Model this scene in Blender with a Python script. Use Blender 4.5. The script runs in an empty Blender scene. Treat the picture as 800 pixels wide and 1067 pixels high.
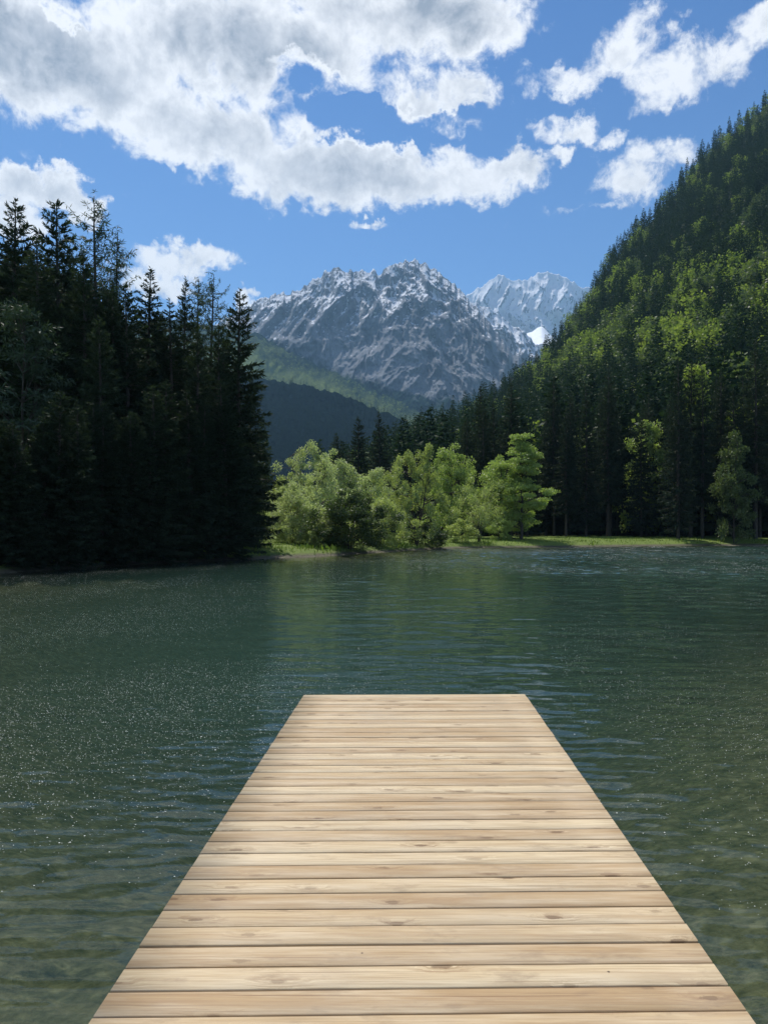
import bpy, math, random
import numpy as np
from mathutils import Vector

R = math.radians
PI = math.pi
scene = bpy.context.scene
COL = scene.collection
rng = np.random.default_rng(11)
random.seed(11)

# ------------------------------------------------------------------ camera
F, CX, HZ, CAMZ = 711.0, 400.0, 554.0, 2.1          # focal (px of the 800x1067 photo), horizon row, eye height
cam = bpy.data.cameras.new('camera')
cam.sensor_fit = 'VERTICAL'
cam.sensor_height = 36.0
cam.lens = 36.0 * F / 1067.0
cam.shift_y = (HZ - 533.5) / 1067.0
cam.clip_start = 0.05
cam.clip_end = 120000
cam_o = bpy.data.objects.new('camera', cam)
COL.objects.link(cam_o)
cam_o.location = (0, 0, CAMZ)
cam_o.rotation_euler = (PI / 2, 0, 0)
scene.camera = cam_o


def P(px, py, Y):
    return np.array([(px - CX) / F * Y, Y, CAMZ + (HZ - py) / F * Y])


# ------------------------------------------------------------------ noise (numpy gradient noise)
_perm = np.random.default_rng(5).permutation(512).astype(np.int64)
_perm = np.concatenate([_perm, _perm, _perm, _perm])
_ang = np.random.default_rng(6).uniform(0, 2 * PI, 512)
_gx, _gy = np.cos(_ang), np.sin(_ang)


def pn(x, y):
    x = np.asarray(x, float); y = np.asarray(y, float)
    xi = np.floor(x).astype(np.int64); yi = np.floor(y).astype(np.int64)
    xf = x - xi; yf = y - yi
    u = xf ** 3 * (xf * (xf * 6 - 15) + 10); v = yf ** 3 * (yf * (yf * 6 - 15) + 10)

    def g(i, j, dx, dy):
        h = _perm[(_perm[i & 511] + j) & 511]
        return _gx[h] * dx + _gy[h] * dy
    a = g(xi, yi, xf, yf); b = g(xi + 1, yi, xf - 1, yf)
    c = g(xi, yi + 1, xf, yf - 1); d = g(xi + 1, yi + 1, xf - 1, yf - 1)
    return ((a + u * (b - a)) + v * ((c + u * (d - c)) - (a + u * (b - a)))) * 1.45


def fbm(x, y, n=5, lac=2.05, gain=0.5):
    s = 0; a = 1.0
    for i in range(n):
        s = s + a * pn(x + 17.3 * i, y - 9.1 * i)
        x = x * lac; y = y * lac; a *= gain
    return s


def ridged(x, y, n=6, lac=2.07, gain=0.52):
    s = 0; a = 1.0; w = 1.0
    for i in range(n):
        r = 1 - np.abs(pn(x + 31.7 * i, y + 11.9 * i))
        r = r * r * w
        w = np.clip(r * 1.6, 0, 1)
        s = s + a * r
        x = x * lac; y = y * lac; a *= gain
    return s


# ------------------------------------------------------------------ mesh helpers
def mesh_np(name, V, faces, mats, mat_idx=None, smooth=False, attrs=None):
    """V (N,3); faces: list of int arrays (n,k)."""
    me = bpy.data.meshes.new(name)
    V = np.asarray(V, np.float32)
    me.vertices.add(len(V))
    me.vertices.foreach_set('co', V.ravel())
    tot = [np.full(len(f), f.shape[1], np.int32) for f in faces if len(f)]
    loops = np.concatenate([f.ravel() for f in faces if len(f)]).astype(np.int32)
    tot = np.concatenate(tot)
    start = np.concatenate([[0], np.cumsum(tot)[:-1]]).astype(np.int32)
    me.loops.add(len(loops))
    me.loops.foreach_set('vertex_index', loops)
    me.polygons.add(len(tot))
    me.polygons.foreach_set('loop_start', start)
    me.polygons.foreach_set('loop_total', tot)
    if smooth:
        me.polygons.foreach_set('use_smooth', np.ones(len(tot), bool))
    for m in (mats if isinstance(mats, (list, tuple)) else [mats]):
        me.materials.append(m)
    if mat_idx is not None:
        me.polygons.foreach_set('material_index', np.asarray(mat_idx, np.int32))
    me.update(calc_edges=True)
    me.validate()
    for k, val in (attrs or {}).items():
        at = me.attributes.new(k, 'FLOAT', 'POINT')
        at.data.foreach_set('value', np.asarray(val, np.float32))
    return me


def link(name, data, parent=None, loc=(0, 0, 0), rz=0.0, label=None, cat=None, group=None, kind=None, scale=None):
    o = bpy.data.objects.new(name, data)
    COL.objects.link(o)
    o.location = loc
    o.rotation_euler = (0, 0, rz)
    if scale is not None:
        o.scale = scale
    if parent is not None:
        o.parent = parent
    if label: o['label'] = label
    if cat: o['category'] = cat
    if group: o['group'] = group
    if kind: o['kind'] = kind
    return o


class Geo:
    """collects tubes, cards and boxes into one mesh"""

    def __init__(self):
        self.v = []; self.q = []; self.t = []; self.n = 0; self.qm = []; self.tm = []

    def add(self, V, quads=None, tris=None, m=0):
        V = np.asarray(V, float)
        if quads is not None and len(quads):
            q = np.asarray(quads) + self.n
            self.q.append(q); self.qm.append(np.full(len(q), m))
        if tris is not None and len(tris):
            t = np.asarray(tris) + self.n
            self.t.append(t); self.tm.append(np.full(len(t), m))
        self.v.append(V); self.n += len(V)

    def tube(self, pts, rad, sides=6, m=0, cap=False):
        pts = np.asarray(pts, float); k = len(pts)
        rad = np.broadcast_to(rad, (k,))
        d = np.gradient(pts, axis=0)
        d /= np.linalg.norm(d, axis=1, keepdims=True) + 1e-9
        ref = np.where(np.abs(d[:, 2:3]) > 0.9, np.array([[1.0, 0, 0]]), np.array([[0, 0, 1.0]]))
        a = np.cross(d, ref); a /= np.linalg.norm(a, axis=1, keepdims=True) + 1e-9
        b = np.cross(d, a)
        th = np.linspace(0, 2 * PI, sides, endpoint=False)
        V = pts[:, None] + rad[:, None, None] * (np.cos(th)[None, :, None] * a[:, None] + np.sin(th)[None, :, None] * b[:, None])
        i = np.arange(k - 1)[:, None] * sides; j = np.arange(sides)[None]
        j2 = (j + 1) % sides
        Q = np.stack([i + j, i + j2, i + sides + j2, i + sides + j], -1).reshape(-1, 4)
        self.add(V.reshape(-1, 3), quads=Q, m=m)

    def cards(self, c, a, b, m=0, bend=0.0):
        """rhombic sprays: base c, axis a, half-width b; bend lowers the tip"""
        c = np.asarray(c, float); a = np.asarray(a, float); b = np.asarray(b, float)
        n = len(c)
        if n == 0: return
        tip = c + a
        if bend:
            tip = tip.copy(); tip[:, 2] -= bend * np.linalg.norm(a, axis=1)
        V = np.stack([c, c + 0.45 * a + b, tip, c + 0.45 * a - b], 1).reshape(-1, 3)
        self.add(V, quads=np.arange(4 * n).reshape(n, 4), m=m)

    def box(self, x0, x1, y0, y1, z0, z1, m=0):
        V = [(x, y, z) for z in (z0, z1) for y in (y0, y1) for x in (x0, x1)]
        Q = [(0, 2, 3, 1), (4, 5, 7, 6), (0, 1, 5, 4), (2, 6, 7, 3), (0, 4, 6, 2), (1, 3, 7, 5)]
        self.add(V, quads=Q, m=m)

    def mesh(self, name, mats, smooth=False, attrs=None):
        V = np.concatenate(self.v)
        fs, mi = [], []
        if self.q: fs.append(np.concatenate(self.q)); mi.append(np.concatenate(self.qm))
        if self.t: fs.append(np.concatenate(self.t)); mi.append(np.concatenate(self.tm))
        return mesh_np(name, V, fs, mats, np.concatenate(mi), smooth, attrs)


# ------------------------------------------------------------------ node helpers
class NT:
    def __init__(self, tree):
        self.t = tree; self.n = tree.nodes; self.l = tree.links
        self.n.clear()

    def new(self, typ, **kw):
        x = self.n.new(typ)
        for k, v in kw.items():
            setattr(x, k, v)
        return x

    def put(self, sock, v):
        if v is None: return
        if hasattr(v, 'is_output'): self.l.new(v, sock)
        else:
            try: sock.default_value = v
            except Exception: sock.default_value = tuple(v) + (1.0,)

    def math(self, op, a, b=None, c=None, clamp=False):
        x = self.new('ShaderNodeMath', operation=op, use_clamp=clamp)
        for i, v in enumerate((a, b, c)): self.put(x.inputs[i], v)
        return x.outputs[0]

    def vmath(self, op, a, b=None, scale=None):
        x = self.new('ShaderNodeVectorMath', operation=op)
        self.put(x.inputs[0], a)
        if b is not None: self.put(x.inputs[1], b)
        if scale is not None: self.put(x.inputs['Scale'], scale)
        return x.outputs['Value'] if op in ('DOT_PRODUCT', 'LENGTH', 'DISTANCE') else x.outputs[0]

    def noise(self, vec, scale=1.0, detail=4.0, rough=0.5, dist=0.0, dims='3D', w=None):
        x = self.new('ShaderNodeTexNoise', noise_dimensions=dims)
        self.put(x.inputs['Vector'], vec)
        self.put(x.inputs['Scale'], scale); self.put(x.inputs['Detail'], detail)
        self.put(x.inputs['Roughness'], rough); self.put(x.inputs['Distortion'], dist)
        return x.outputs['Fac']

    def mapping(self, vec, scale=(1, 1, 1), rot=(0, 0, 0), loc=(0, 0, 0)):
        x = self.new('ShaderNodeMapping')
        self.put(x.inputs['Vector'], vec)
        x.inputs['Scale'].default_value = scale; x.inputs['Rotation'].default_value = rot; x.inputs['Location'].default_value = loc
        return x.outputs[0]

    def ramp(self, fac, stops, interp='LINEAR'):
        x = self.new('ShaderNodeValToRGB')
        x.color_ramp.interpolation = interp
        e = x.color_ramp.elements
        while len(e) < len(stops): e.new(0.5)
        for i, (p, c) in enumerate(stops):
            e[i].position = p
            e[i].color = (c, c, c, 1) if isinstance(c, (int, float)) else tuple(c) + (1,)
        self.put(x.inputs[0], fac)
        return x.outputs[0]

    def maprange(self, v, a, b, c=0.0, d=1.0, smooth=False):
        x = self.new('ShaderNodeMapRange', interpolation_type='SMOOTHSTEP' if smooth else 'LINEAR')
        for i, q in enumerate((v, a, b, c, d)): self.put(x.inputs[i], q)
        return x.outputs[0]

    def mix(self, fac, a, b, blend='MIX'):
        x = self.new('ShaderNodeMix', data_type='RGBA', blend_type=blend)
        self.put(x.inputs[0], fac); self.put(x.inputs[6], a); self.put(x.inputs[7], b)
        return x.outputs[2]

    def attr(self, name):
        return self.new('ShaderNodeAttribute', attribute_name=name).outputs['Fac']

    def bump(self, h, strength=0.5, dist=0.1, normal=None):
        x = self.new('ShaderNodeBump')
        self.put(x.inputs['Height'], h); self.put(x.inputs['Strength'], strength); self.put(x.inputs['Distance'], dist)
        if normal is not None: self.put(x.inputs['Normal'], normal)
        return x.outputs[0]


def material(name):
    m = bpy.data.materials.new(name)
    m.use_nodes = True
    nt = NT(m.node_tree)
    out = nt.new('ShaderNodeOutputMaterial')
    return m, nt, out


def principled(nt, out, color, rough=0.7, normal=None, spec=0.3):
    p = nt.new('ShaderNodeBsdfPrincipled')
    nt.put(p.inputs['Base Color'], color); nt.put(p.inputs['Roughness'], rough)
    nt.put(p.inputs['Specular IOR Level'], spec)
    if normal is not None: nt.put(p.inputs['Normal'], normal)
    nt.l.new(p.outputs[0], out.inputs['Surface'])
    return p


def leaf_material(name, c1, c2, transl=0.35, gloss=0.04, tcol=None):
    m, nt, out = material(name)
    geo = nt.new('ShaderNodeNewGeometry').outputs['Random Per Island']
    oi = nt.new('ShaderNodeObjectInfo').outputs['Random']
    f = nt.math('ADD', nt.math('MULTIPLY', geo, 0.6), nt.math('MULTIPLY', oi, 0.4))
    c = nt.mix(f, c1 + (1,), c2 + (1,))
    d = nt.new('ShaderNodeBsdfDiffuse'); nt.put(d.inputs[0], c)
    t = nt.new('ShaderNodeBsdfTranslucent')
    nt.put(t.inputs[0], nt.mix(1.0, c, (tcol or (1.0, 1.15, 0.55)) + (1,), 'MULTIPLY'))
    x = nt.new('ShaderNodeMixShader'); x.inputs[0].default_value = transl
    nt.l.new(d.outputs[0], x.inputs[1]); nt.l.new(t.outputs[0], x.inputs[2])
    g = nt.new('ShaderNodeBsdfGlossy'); g.inputs['Roughness'].default_value = 0.45
    x2 = nt.new('ShaderNodeMixShader'); x2.inputs[0].default_value = gloss
    nt.l.new(x.outputs[0], x2.inputs[1]); nt.l.new(g.outputs[0], x2.inputs[2])
    nt.l.new(x2.outputs[0], out.inputs['Surface'])
    return m


M = {}
M['spruce'] = leaf_material('spruce_needles', (0.023, 0.036, 0.024), (0.062, 0.084, 0.050), 0.22, 0.012)
M['spruce_slope'] = leaf_material('spruce_needles_slope', (0.015, 0.033, 0.018), (0.042, 0.070, 0.030), 0.22, 0.012)
M['pine'] = leaf_material('pine_needles', (0.035, 0.06, 0.035), (0.07, 0.10, 0.055), 0.2)
M['larch'] = leaf_material('larch_needles', (0.03, 0.055, 0.03), (0.07, 0.10, 0.05), 0.3)
M['willow'] = leaf_material('willow_leaves', (0.25, 0.29, 0.10), (0.50, 0.54, 0.21), 0.52, 0.06)
M['willow_pale'] = leaf_material('pale_willow_leaves', (0.33, 0.37, 0.19), (0.55, 0.59, 0.34), 0.52, 0.07)
M['bush'] = leaf_material('bush_leaves', (0.06, 0.09, 0.03), (0.125, 0.165, 0.06), 0.4, 0.04)
M['maple'] = leaf_material('maple_leaves', (0.21, 0.28, 0.08), (0.42, 0.49, 0.16), 0.52, 0.05)
M['beech'] = leaf_material('beech_leaves', (0.155, 0.215, 0.045), (0.38, 0.43, 0.105), 0.45, 0.02)
M['beech_dull'] = leaf_material('dull_beech_leaves', (0.08, 0.11, 0.04), (0.16, 0.20, 0.08), 0.4, 0.03)

m, nt, out = material('bark')
co = nt.new('ShaderNodeTexCoord').outputs['Object']
n = nt.noise(nt.mapping(co, (6, 6, 1.2)), 3, 5, 0.6)
principled(nt, out, nt.ramp(n, [(0.3, (0.035, 0.028, 0.022)), (0.7, (0.12, 0.10, 0.085))]), 0.9, nt.bump(n, 0.6, 0.05))
M['bark'] = m

# ------------------------------------------------------------------ lake outline and ground sheet
LAKE = np.array([(-19.6, 34.7), (-17.4, 41.5), (-13.3, 48.5), (-10.2, 52.5), (-7.6, 55.8), (-5.4, 57.6), (-4.0, 62.0),
                 (-1.2, 67.5), (1.6, 73.0), (5.5, 81.0), (9.5, 86.5), (12.8, 88.5), (21, 91.5), (32, 97), (43, 102), (60, 106.5),
                 (76, 106), (84, 96), (78, 78), (60, 58), (40, 38), (24, 22), (16.5, 13), (11.5, 6.5), (7.5, 1.5), (4.2, -1.4), (0.5, -1.9),
                 (-4.5, -1.5), (-9, 1.5), (-15, 8), (-20, 17), (-21, 26)])


def smooth_poly(p, it=3):
    for _ in range(it):
        q = np.roll(p, -1, 0)
        p = np.stack([0.75 * p + 0.25 * q, 0.25 * p + 0.75 * q], 1).reshape(-1, 2)
    return p


LK = smooth_poly(LAKE, 2)


def lake_sd(x, y):
    """signed distance to the shoreline, positive on land (with small irregularities)"""
    x = np.asarray(x, float); y = np.asarray(y, float)
    shp = x.shape; x = x.ravel(); y = y.ravel()
    A = LK; B = np.roll(LK, -1, 0)
    d = np.full(len(x), 1e18); inside = np.zeros(len(x), bool)
    for (ax, ay), (bx, by) in zip(A, B):
        ex, ey = bx - ax, by - ay
        t = np.clip(((x - ax) * ex + (y - ay) * ey) / (ex * ex + ey * ey), 0, 1)
        d = np.minimum(d, (x - ax - t * ex) ** 2 + (y - ay - t * ey) ** 2)
        c = ((ay > y) != (by > y)) & (x < (bx - ax) * (y - ay) / (by - ay + 1e-12) + ax)
        inside ^= c
    d = np.sqrt(d)
    sd = np.where(inside, -d, d)
    sd = sd + 0.55 * fbm(x * 0.35, y * 0.35, 3) * np.clip(1 - np.abs(sd) / 6, 0, 1)
    return sd.reshape(shp)


def lake_depth(x, y, sd):
    d = np.interp(-sd, [0, 0.6, 2.5, 4.5, 7.5, 11, 16, 24, 40], [0, 0.10, 0.34, 0.62, 1.5, 2.9, 4.4, 5.0, 5.2])
    return d + np.clip(d, 0, 0.5) * 0.22 * fbm(x * 0.8, y * 0.8, 4)


def ground_z(x, y, sd=None):
    x = np.asarray(x, float); y = np.asarray(y, float)
    if sd is None: sd = lake_sd(x, y)
    land = np.interp(sd, [0, 0.5, 1.6, 6, 14, 40], [0, 0.28, 0.58, 0.92, 1.15, 1.4])
    land = land + np.clip(sd / 4, 0, 1) * 0.14 * fbm(x * 0.12, y * 0.12, 4) + np.clip(sd, 0, 1) * 0.05 * fbm(x * 0.9, y * 0.9, 3)
    return np.where(sd > 0, land, -lake_depth(x, y, sd))


NR, NA = 250, 900
rad = np.concatenate([[0.15], np.geomspace(0.6, 220, NR - 40), np.geomspace(235, 9300, 39)])
ang = np.linspace(0, 2 * PI, NA, endpoint=False)
RR, AA = np.meshgrid(rad, ang, indexing='ij')
GX, GY = RR * np.sin(AA), RR * np.cos(AA)
SD = lake_sd(GX, GY)
GZ = ground_z(GX, GY, SD)
i = np.arange(len(rad) - 1)[:, None] * NA; j = np.arange(NA)[None]; j2 = (j + 1) % NA
GQ = np.stack([i + j, i + j2, i + NA + j2, i + NA + j], -1).reshape(-1, 4)
GV = np.stack([GX, GY, GZ], -1).reshape(-1, 3)
capv = np.arange(NA)

m, nt, out = material('ground')
pos = nt.new('ShaderNodeNewGeometry').outputs['Position']
z = nt.new('ShaderNodeSeparateXYZ'); nt.l.new(pos, z.inputs[0]); z = z.outputs[2]
n1 = nt.noise(pos, 0.25, 5, 0.6); n2 = nt.noise(pos, 3.0, 5, 0.65); n3 = nt.noise(pos, 14, 4, 0.6)
grass = nt.mix(nt.math('ADD', nt.math('MULTIPLY', n1, 0.6), nt.math('MULTIPLY', n2, 0.4)), (0.07, 0.11, 0.02, 1), (0.19, 0.25, 0.05, 1))
soil = nt.mix(n2, (0.05, 0.042, 0.028, 1), (0.15, 0.13, 0.095, 1))
bedn = nt.ramp(nt.math('ADD', nt.math('MULTIPLY', n2, 0.6), nt.math('MULTIPLY', n3, 0.4)),
               [(0.34, (0.06, 0.058, 0.034)), (0.46, (0.20, 0.185, 0.11)), (0.58, (0.33, 0.30, 0.20)), (0.74, (0.45, 0.43, 0.34))])
vor = nt.new('ShaderNodeTexVoronoi', feature='F1'); nt.put(vor.inputs['Vector'], pos); vor.inputs['Scale'].default_value = 5.5
stone = nt.ramp(vor.outputs['Distance'], [(0.25, 1.0), (0.45, 0.35), (0.8, 0.2)])
bed = nt.mix(0.5, bedn, nt.mix(1.0, bedn, stone, 'MULTIPLY'))
land = nt.mix(nt.math('ADD', nt.maprange(z, 0.10, 0.34), nt.math('MULTIPLY', nt.math('SUBTRACT', n2, 0.5), 1.2), clamp=True), soil, grass)
col = nt.mix(nt.maprange(z, -0.05, 0.06), bed, land)
principled(nt, out, col, 0.9, nt.bump(nt.math('ADD', n2, nt.math('MULTIPLY', n3, 0.4)), 0.7, 0.12), 0.2)
M['ground'] = m
gv2 = np.vstack([GV, [[0, 0, GZ[0].mean()]]])
tri = np.stack([np.full(NA, len(GV)), (capv + 1) % NA, capv], -1)
link('ground', mesh_np('ground', gv2, [GQ, tri], M['ground'], smooth=True), kind='structure',
     label='grassy lake shore running down into the shallow brown lake bed', cat='ground')

# ------------------------------------------------------------------ water
m, nt, out = material('water')
pos = nt.new('ShaderNodeNewGeometry').outputs['Position']
depth = nt.attr('depth')
rough_patch = nt.noise(nt.mapping(pos, (0.05, 0.035, 1)), 1.0, 3, 0.55)
w0 = nt.noise(nt.mapping(pos, (0.45, 1.15, 1), (0, 0, R(8))), 1.0, 3, 0.5, 0.4)
w1 = nt.noise(nt.mapping(pos, (1.3, 4.6, 1), (0, 0, R(-7))), 1.0, 2.5, 0.45, 0.5)
w2 = nt.noise(nt.mapping(pos, (5.5, 11, 1), (0, 0, R(16))), 1.0, 2, 0.5, 0.3)
h = nt.math('ADD', nt.math('ADD', nt.math('MULTIPLY', w0, 0.008), nt.math('MULTIPLY', w1, 0.007)),
            nt.math('MULTIPLY', nt.math('MULTIPLY', w2, nt.maprange(rough_patch, 0.35, 0.65, 0.25, 1.4)), 0.0016))
nrm = nt.bump(h, 1.0, 1.0)
body = nt.new('ShaderNodeBsdfDiffuse')
murk = nt.noise(nt.mapping(pos, (0.06, 0.05, 1)), 1.0, 3, 0.5)
nt.put(body.inputs[0], nt.mix(murk, (0.022, 0.060, 0.048, 1), (0.040, 0.074, 0.052, 1)))
tr = nt.new('ShaderNodeBsdfTransparent'); tr.inputs[0].default_value = (0.80, 0.86, 0.74, 1)
opac = nt.math('SUBTRACT', 1.0, nt.math('EXPONENT', nt.math('MULTIPLY', depth, -0.44)))
inner = nt.new('ShaderNodeMixShader'); nt.l.new(opac, inner.inputs[0]); nt.l.new(tr.outputs[0], inner.inputs[1]); nt.l.new(body.outputs[0], inner.inputs[2])
gl = nt.new('ShaderNodeBsdfGlossy'); nt.put(gl.inputs['Roughness'], nt.maprange(nt.attr('wind'), 0.0, 1.0, 0.025, 0.20)); nt.l.new(nrm, gl.inputs['Normal'])
fr = nt.new('ShaderNodeFresnel'); fr.inputs['IOR'].default_value = 1.33; nt.l.new(nrm, fr.inputs['Normal'])
mx = nt.new('ShaderNodeMixShader'); nt.l.new(fr.outputs[0], mx.inputs[0]); nt.l.new(inner.outputs[0], mx.inputs[1]); nt.l.new(gl.outputs[0], mx.inputs[2])
nt.l.new(mx.outputs[0], out.inputs['Surface'])
M['water'] = m
wr = np.concatenate([[0.3], np.geomspace(0.6, 12, 560), np.arange(12.1, 30, 0.14), np.arange(30.1, 112, 0.2)])
wa = np.concatenate([np.linspace(-0.66, 0.66, 720), np.linspace(0.66, 2 * PI - 0.66, 92)[1:-1]])
WR, WA = np.meshgrid(wr, wa, indexing='ij')
WX, WY = WR * np.sin(WA), WR * np.cos(WA)
na = len(wa)
wsd = lake_sd(WX, WY)
wdep = np.where(wsd < 0, lake_depth(WX, WY, wsd), 0)
wind = np.clip((WX + 0.10 * WY + 4) / 22, 0.0, 1) * 0.8 + 0.25 + 0.35 * fbm(WX * 0.05, WY * 0.03, 3) + 0.30 * np.clip(1 - WR / 9, 0, 1)
wind = np.clip(wind, 0.15, 1.3) * np.clip(WR / 10, 0.75, 1)
openw = np.clip((WY - 8) / 40, 0, 1) * np.clip((WX + 9) / 20, 0, 1) * np.clip(0.75 + 0.5 * fbm(WX * 0.06 + 3, WY * 0.05, 3), 0, 1.2)
wz = (0.026 * fbm(WX * 0.55, WY * 1.25, 2) + 0.018 * fbm(WX * 1.15 + 0.3 * WY, WY * 2.7, 2) + 0.006 * pn(WX * 3.1 - 0.8 * WY, WY * 5.2 + WX * 0.5)) * wind
nearw = np.clip(1.5 - WR / 9, 0, 1)
wz = wz * (1 + 2.0 * openw) * (1 - 0.45 * nearw) + nearw * (0.0125 * pn(WX * 1.9 + 0.25 * WY + 0.5 * pn(WX * .7, WY), WY * 6.6 + 0.35 * WX + 0.8 * pn(WX * 0.6 + 5, WY * .9)) * (0.75 + 0.45 * pn(WX * .35, WY * .35 + 8)) + 0.004 * pn(WX * 4.5, WY * 12))
wz = wz * np.clip(-wsd / 1.0, 0, 1)
i = np.arange(len(wr) - 1)[:, None] * na; j = np.arange(na)[None]; j2 = (j + 1) % na
WQ = np.stack([i + j, i + j2, i + na + j2, i + na + j], -1).reshape(-1, 4)
WQ = WQ[wsd.ravel()[WQ].min(1) < 0.15]
WV = np.stack([WX, WY, wz], -1).reshape(-1, 3)
used = np.unique(WQ); remap = np.full(len(WV), -1); remap[used] = np.arange(len(used))
wv = np.vstack([WV[used], [[0, 0, 0]]]); dep = np.append(wdep.ravel()[used], 0.4); wnd = np.append(openw.ravel()[used], 0.0)
k0 = remap[np.arange(na)]
tri = np.stack([np.full(na, len(wv) - 1), np.roll(k0, -1), k0], -1)
link('water', mesh_np('water', wv, [remap[WQ], tri], M['water'], smooth=True, attrs={'depth': dep, 'wind': wnd}), kind='structure',
     label='rippled dark green mountain lake', cat='lake')

# ------------------------------------------------------------------ white flecks modelled on the water in place of sun glitter
m, nt, out = material('glitter_flecks'); principled(nt, out, (0.75, 0.76, 0.7, 1), 0.6); M['glitter_flecks'] = m
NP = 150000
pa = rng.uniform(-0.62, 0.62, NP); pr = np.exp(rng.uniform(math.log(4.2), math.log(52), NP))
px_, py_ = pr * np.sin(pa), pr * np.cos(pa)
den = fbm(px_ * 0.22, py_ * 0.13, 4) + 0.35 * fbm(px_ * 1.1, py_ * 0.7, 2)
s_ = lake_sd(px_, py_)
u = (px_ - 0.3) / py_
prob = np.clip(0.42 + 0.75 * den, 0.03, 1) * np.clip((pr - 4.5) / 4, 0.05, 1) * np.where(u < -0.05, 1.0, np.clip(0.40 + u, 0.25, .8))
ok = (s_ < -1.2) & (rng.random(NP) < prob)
fx = rng.uniform(-4, 62, 120000); fy = rng.uniform(34, 102, 120000)  # extra flecks build up the sun shimmer on the open far water
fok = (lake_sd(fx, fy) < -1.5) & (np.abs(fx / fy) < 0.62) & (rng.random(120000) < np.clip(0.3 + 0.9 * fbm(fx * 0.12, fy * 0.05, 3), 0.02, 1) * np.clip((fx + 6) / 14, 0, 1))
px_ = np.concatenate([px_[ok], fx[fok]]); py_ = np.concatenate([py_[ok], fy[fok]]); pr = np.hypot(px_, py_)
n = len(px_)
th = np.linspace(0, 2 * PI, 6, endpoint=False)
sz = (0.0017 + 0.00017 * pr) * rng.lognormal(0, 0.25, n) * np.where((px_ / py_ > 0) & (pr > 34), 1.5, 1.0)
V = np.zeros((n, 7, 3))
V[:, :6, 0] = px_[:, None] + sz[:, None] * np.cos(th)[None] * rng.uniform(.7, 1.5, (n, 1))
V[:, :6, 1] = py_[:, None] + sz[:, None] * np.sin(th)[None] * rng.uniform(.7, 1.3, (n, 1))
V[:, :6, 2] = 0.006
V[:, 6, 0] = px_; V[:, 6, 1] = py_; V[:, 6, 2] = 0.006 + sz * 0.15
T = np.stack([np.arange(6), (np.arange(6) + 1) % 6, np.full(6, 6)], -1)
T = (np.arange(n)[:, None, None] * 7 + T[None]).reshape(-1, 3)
link('glitter_flecks', mesh_np('glitter_flecks', V.reshape(-1, 3), [T], M['glitter_flecks']), kind='stuff',
     label='white flecks modelled as sun glitter on the dark lake surface', cat='glitter_flecks')

# ------------------------------------------------------------------ dock
m, nt, out = material('deck_wood')
co = nt.new('ShaderNodeTexCoord').outputs['Object']
pid = nt.attr('pid'); tone = nt.attr('tone')
sx = nt.new('ShaderNodeSeparateXYZ'); nt.l.new(co, sx.inputs[0])
cx = nt.new('ShaderNodeCombineXYZ')
nt.put(cx.inputs[0], nt.math('ADD', sx.outputs[0], nt.math('MULTIPLY', pid, 7.31)))
nt.put(cx.inputs[1], sx.outputs[1]); nt.put(cx.inputs[2], nt.math('ADD', sx.outputs[2], nt.math('MULTIPLY', pid, 3.7)))
vec = cx.outputs[0]
vk = nt.new('ShaderNodeTexVoronoi', feature='F1', voronoi_dimensions='2D')
kv = nt.mapping(vec, (2.1, 6.3, 1))
nt.put(vk.inputs['Vector'], kv); vk.inputs['Scale'].default_value = 1.0
kd = nt.math('ADD', vk.outputs['Distance'], nt.math('MULTIPLY', nt.math('SUBTRACT', nt.noise(vec, 16, 5, .7), 0.5), 0.22))
csel = nt.new('ShaderNodeSeparateColor'); nt.l.new(vk.outputs['Color'], csel.inputs[0])
ksel = nt.math('MULTIPLY', nt.math('GREATER_THAN', csel.outputs[0], 0.22), nt.maprange(csel.outputs[1], 0, 1, 0.45, 1))
knot = nt.math('MULTIPLY', nt.maprange(kd, 0.085, 0.045, 0, 1, True), ksel)
halo = nt.math('MULTIPLY', nt.maprange(kd, 0.32, 0.06, 0, 1, True), ksel)
# grain bends round the knots
gv = nt.mapping(vec, (1.5, 66, 66))
cb = nt.new('ShaderNodeCombineXYZ'); nt.put(cb.inputs[1], nt.math('MULTIPLY', halo, 2.6)); nt.put(cb.inputs[2], nt.math('MULTIPLY', halo, 1.2))
gv = nt.vmath('ADD', gv, cb.outputs[0])
g1 = nt.noise(gv, 1.0, 5, 0.62, 0.5)
g2 = nt.noise(nt.mapping(vec, (3.5, 160, 160)), 1.0, 3, 0.6)
g3 = nt.noise(nt.mapping(vec, (1.6, 15, 15)), 1.0, 4, 0.6)
base = nt.ramp(tone, [(0.0, (0.35, 0.225, 0.112)), (0.5, (0.49, 0.36, 0.203)), (1.0, (0.65, 0.53, 0.335))])
c = nt.mix(nt.maprange(g1, 0.40, 0.66, 0.0, 0.6), base, (0.34, 0.215, 0.115, 1))
c = nt.mix(nt.maprange(g3, 0.42, 0.7, 0.0, 0.5), c, (0.72, 0.61, 0.43, 1))
c = nt.mix(nt.maprange(g2, 0.47, 0.68, 0.0, 0.42), c, (0.27, 0.17, 0.09, 1))
c = nt.mix(nt.math('MULTIPLY', halo, nt.maprange(g1, 0.44, 0.56, 0.0, 0.5)), c, (0.24, 0.145, 0.075, 1))
c = nt.mix(nt.math('MULTIPLY', knot, 0.75), c, (0.13, 0.072, 0.036, 1))
smudge = nt.noise(nt.mapping(vec, (2.2, 6, 6)), 1.6, 5, 0.65)
c = nt.mix(nt.maprange(smudge, 0.58, 0.70, 0, 0.45), c, (0.25, 0.17, 0.105, 1))
crk = nt.noise(nt.mapping(vec, (0.9, 95, 95)), 1.0, 2, .5)
c = nt.mix(nt.maprange(crk, 0.655, 0.70, 0, 0.55), c, (0.17, 0.10, 0.055, 1))
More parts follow.
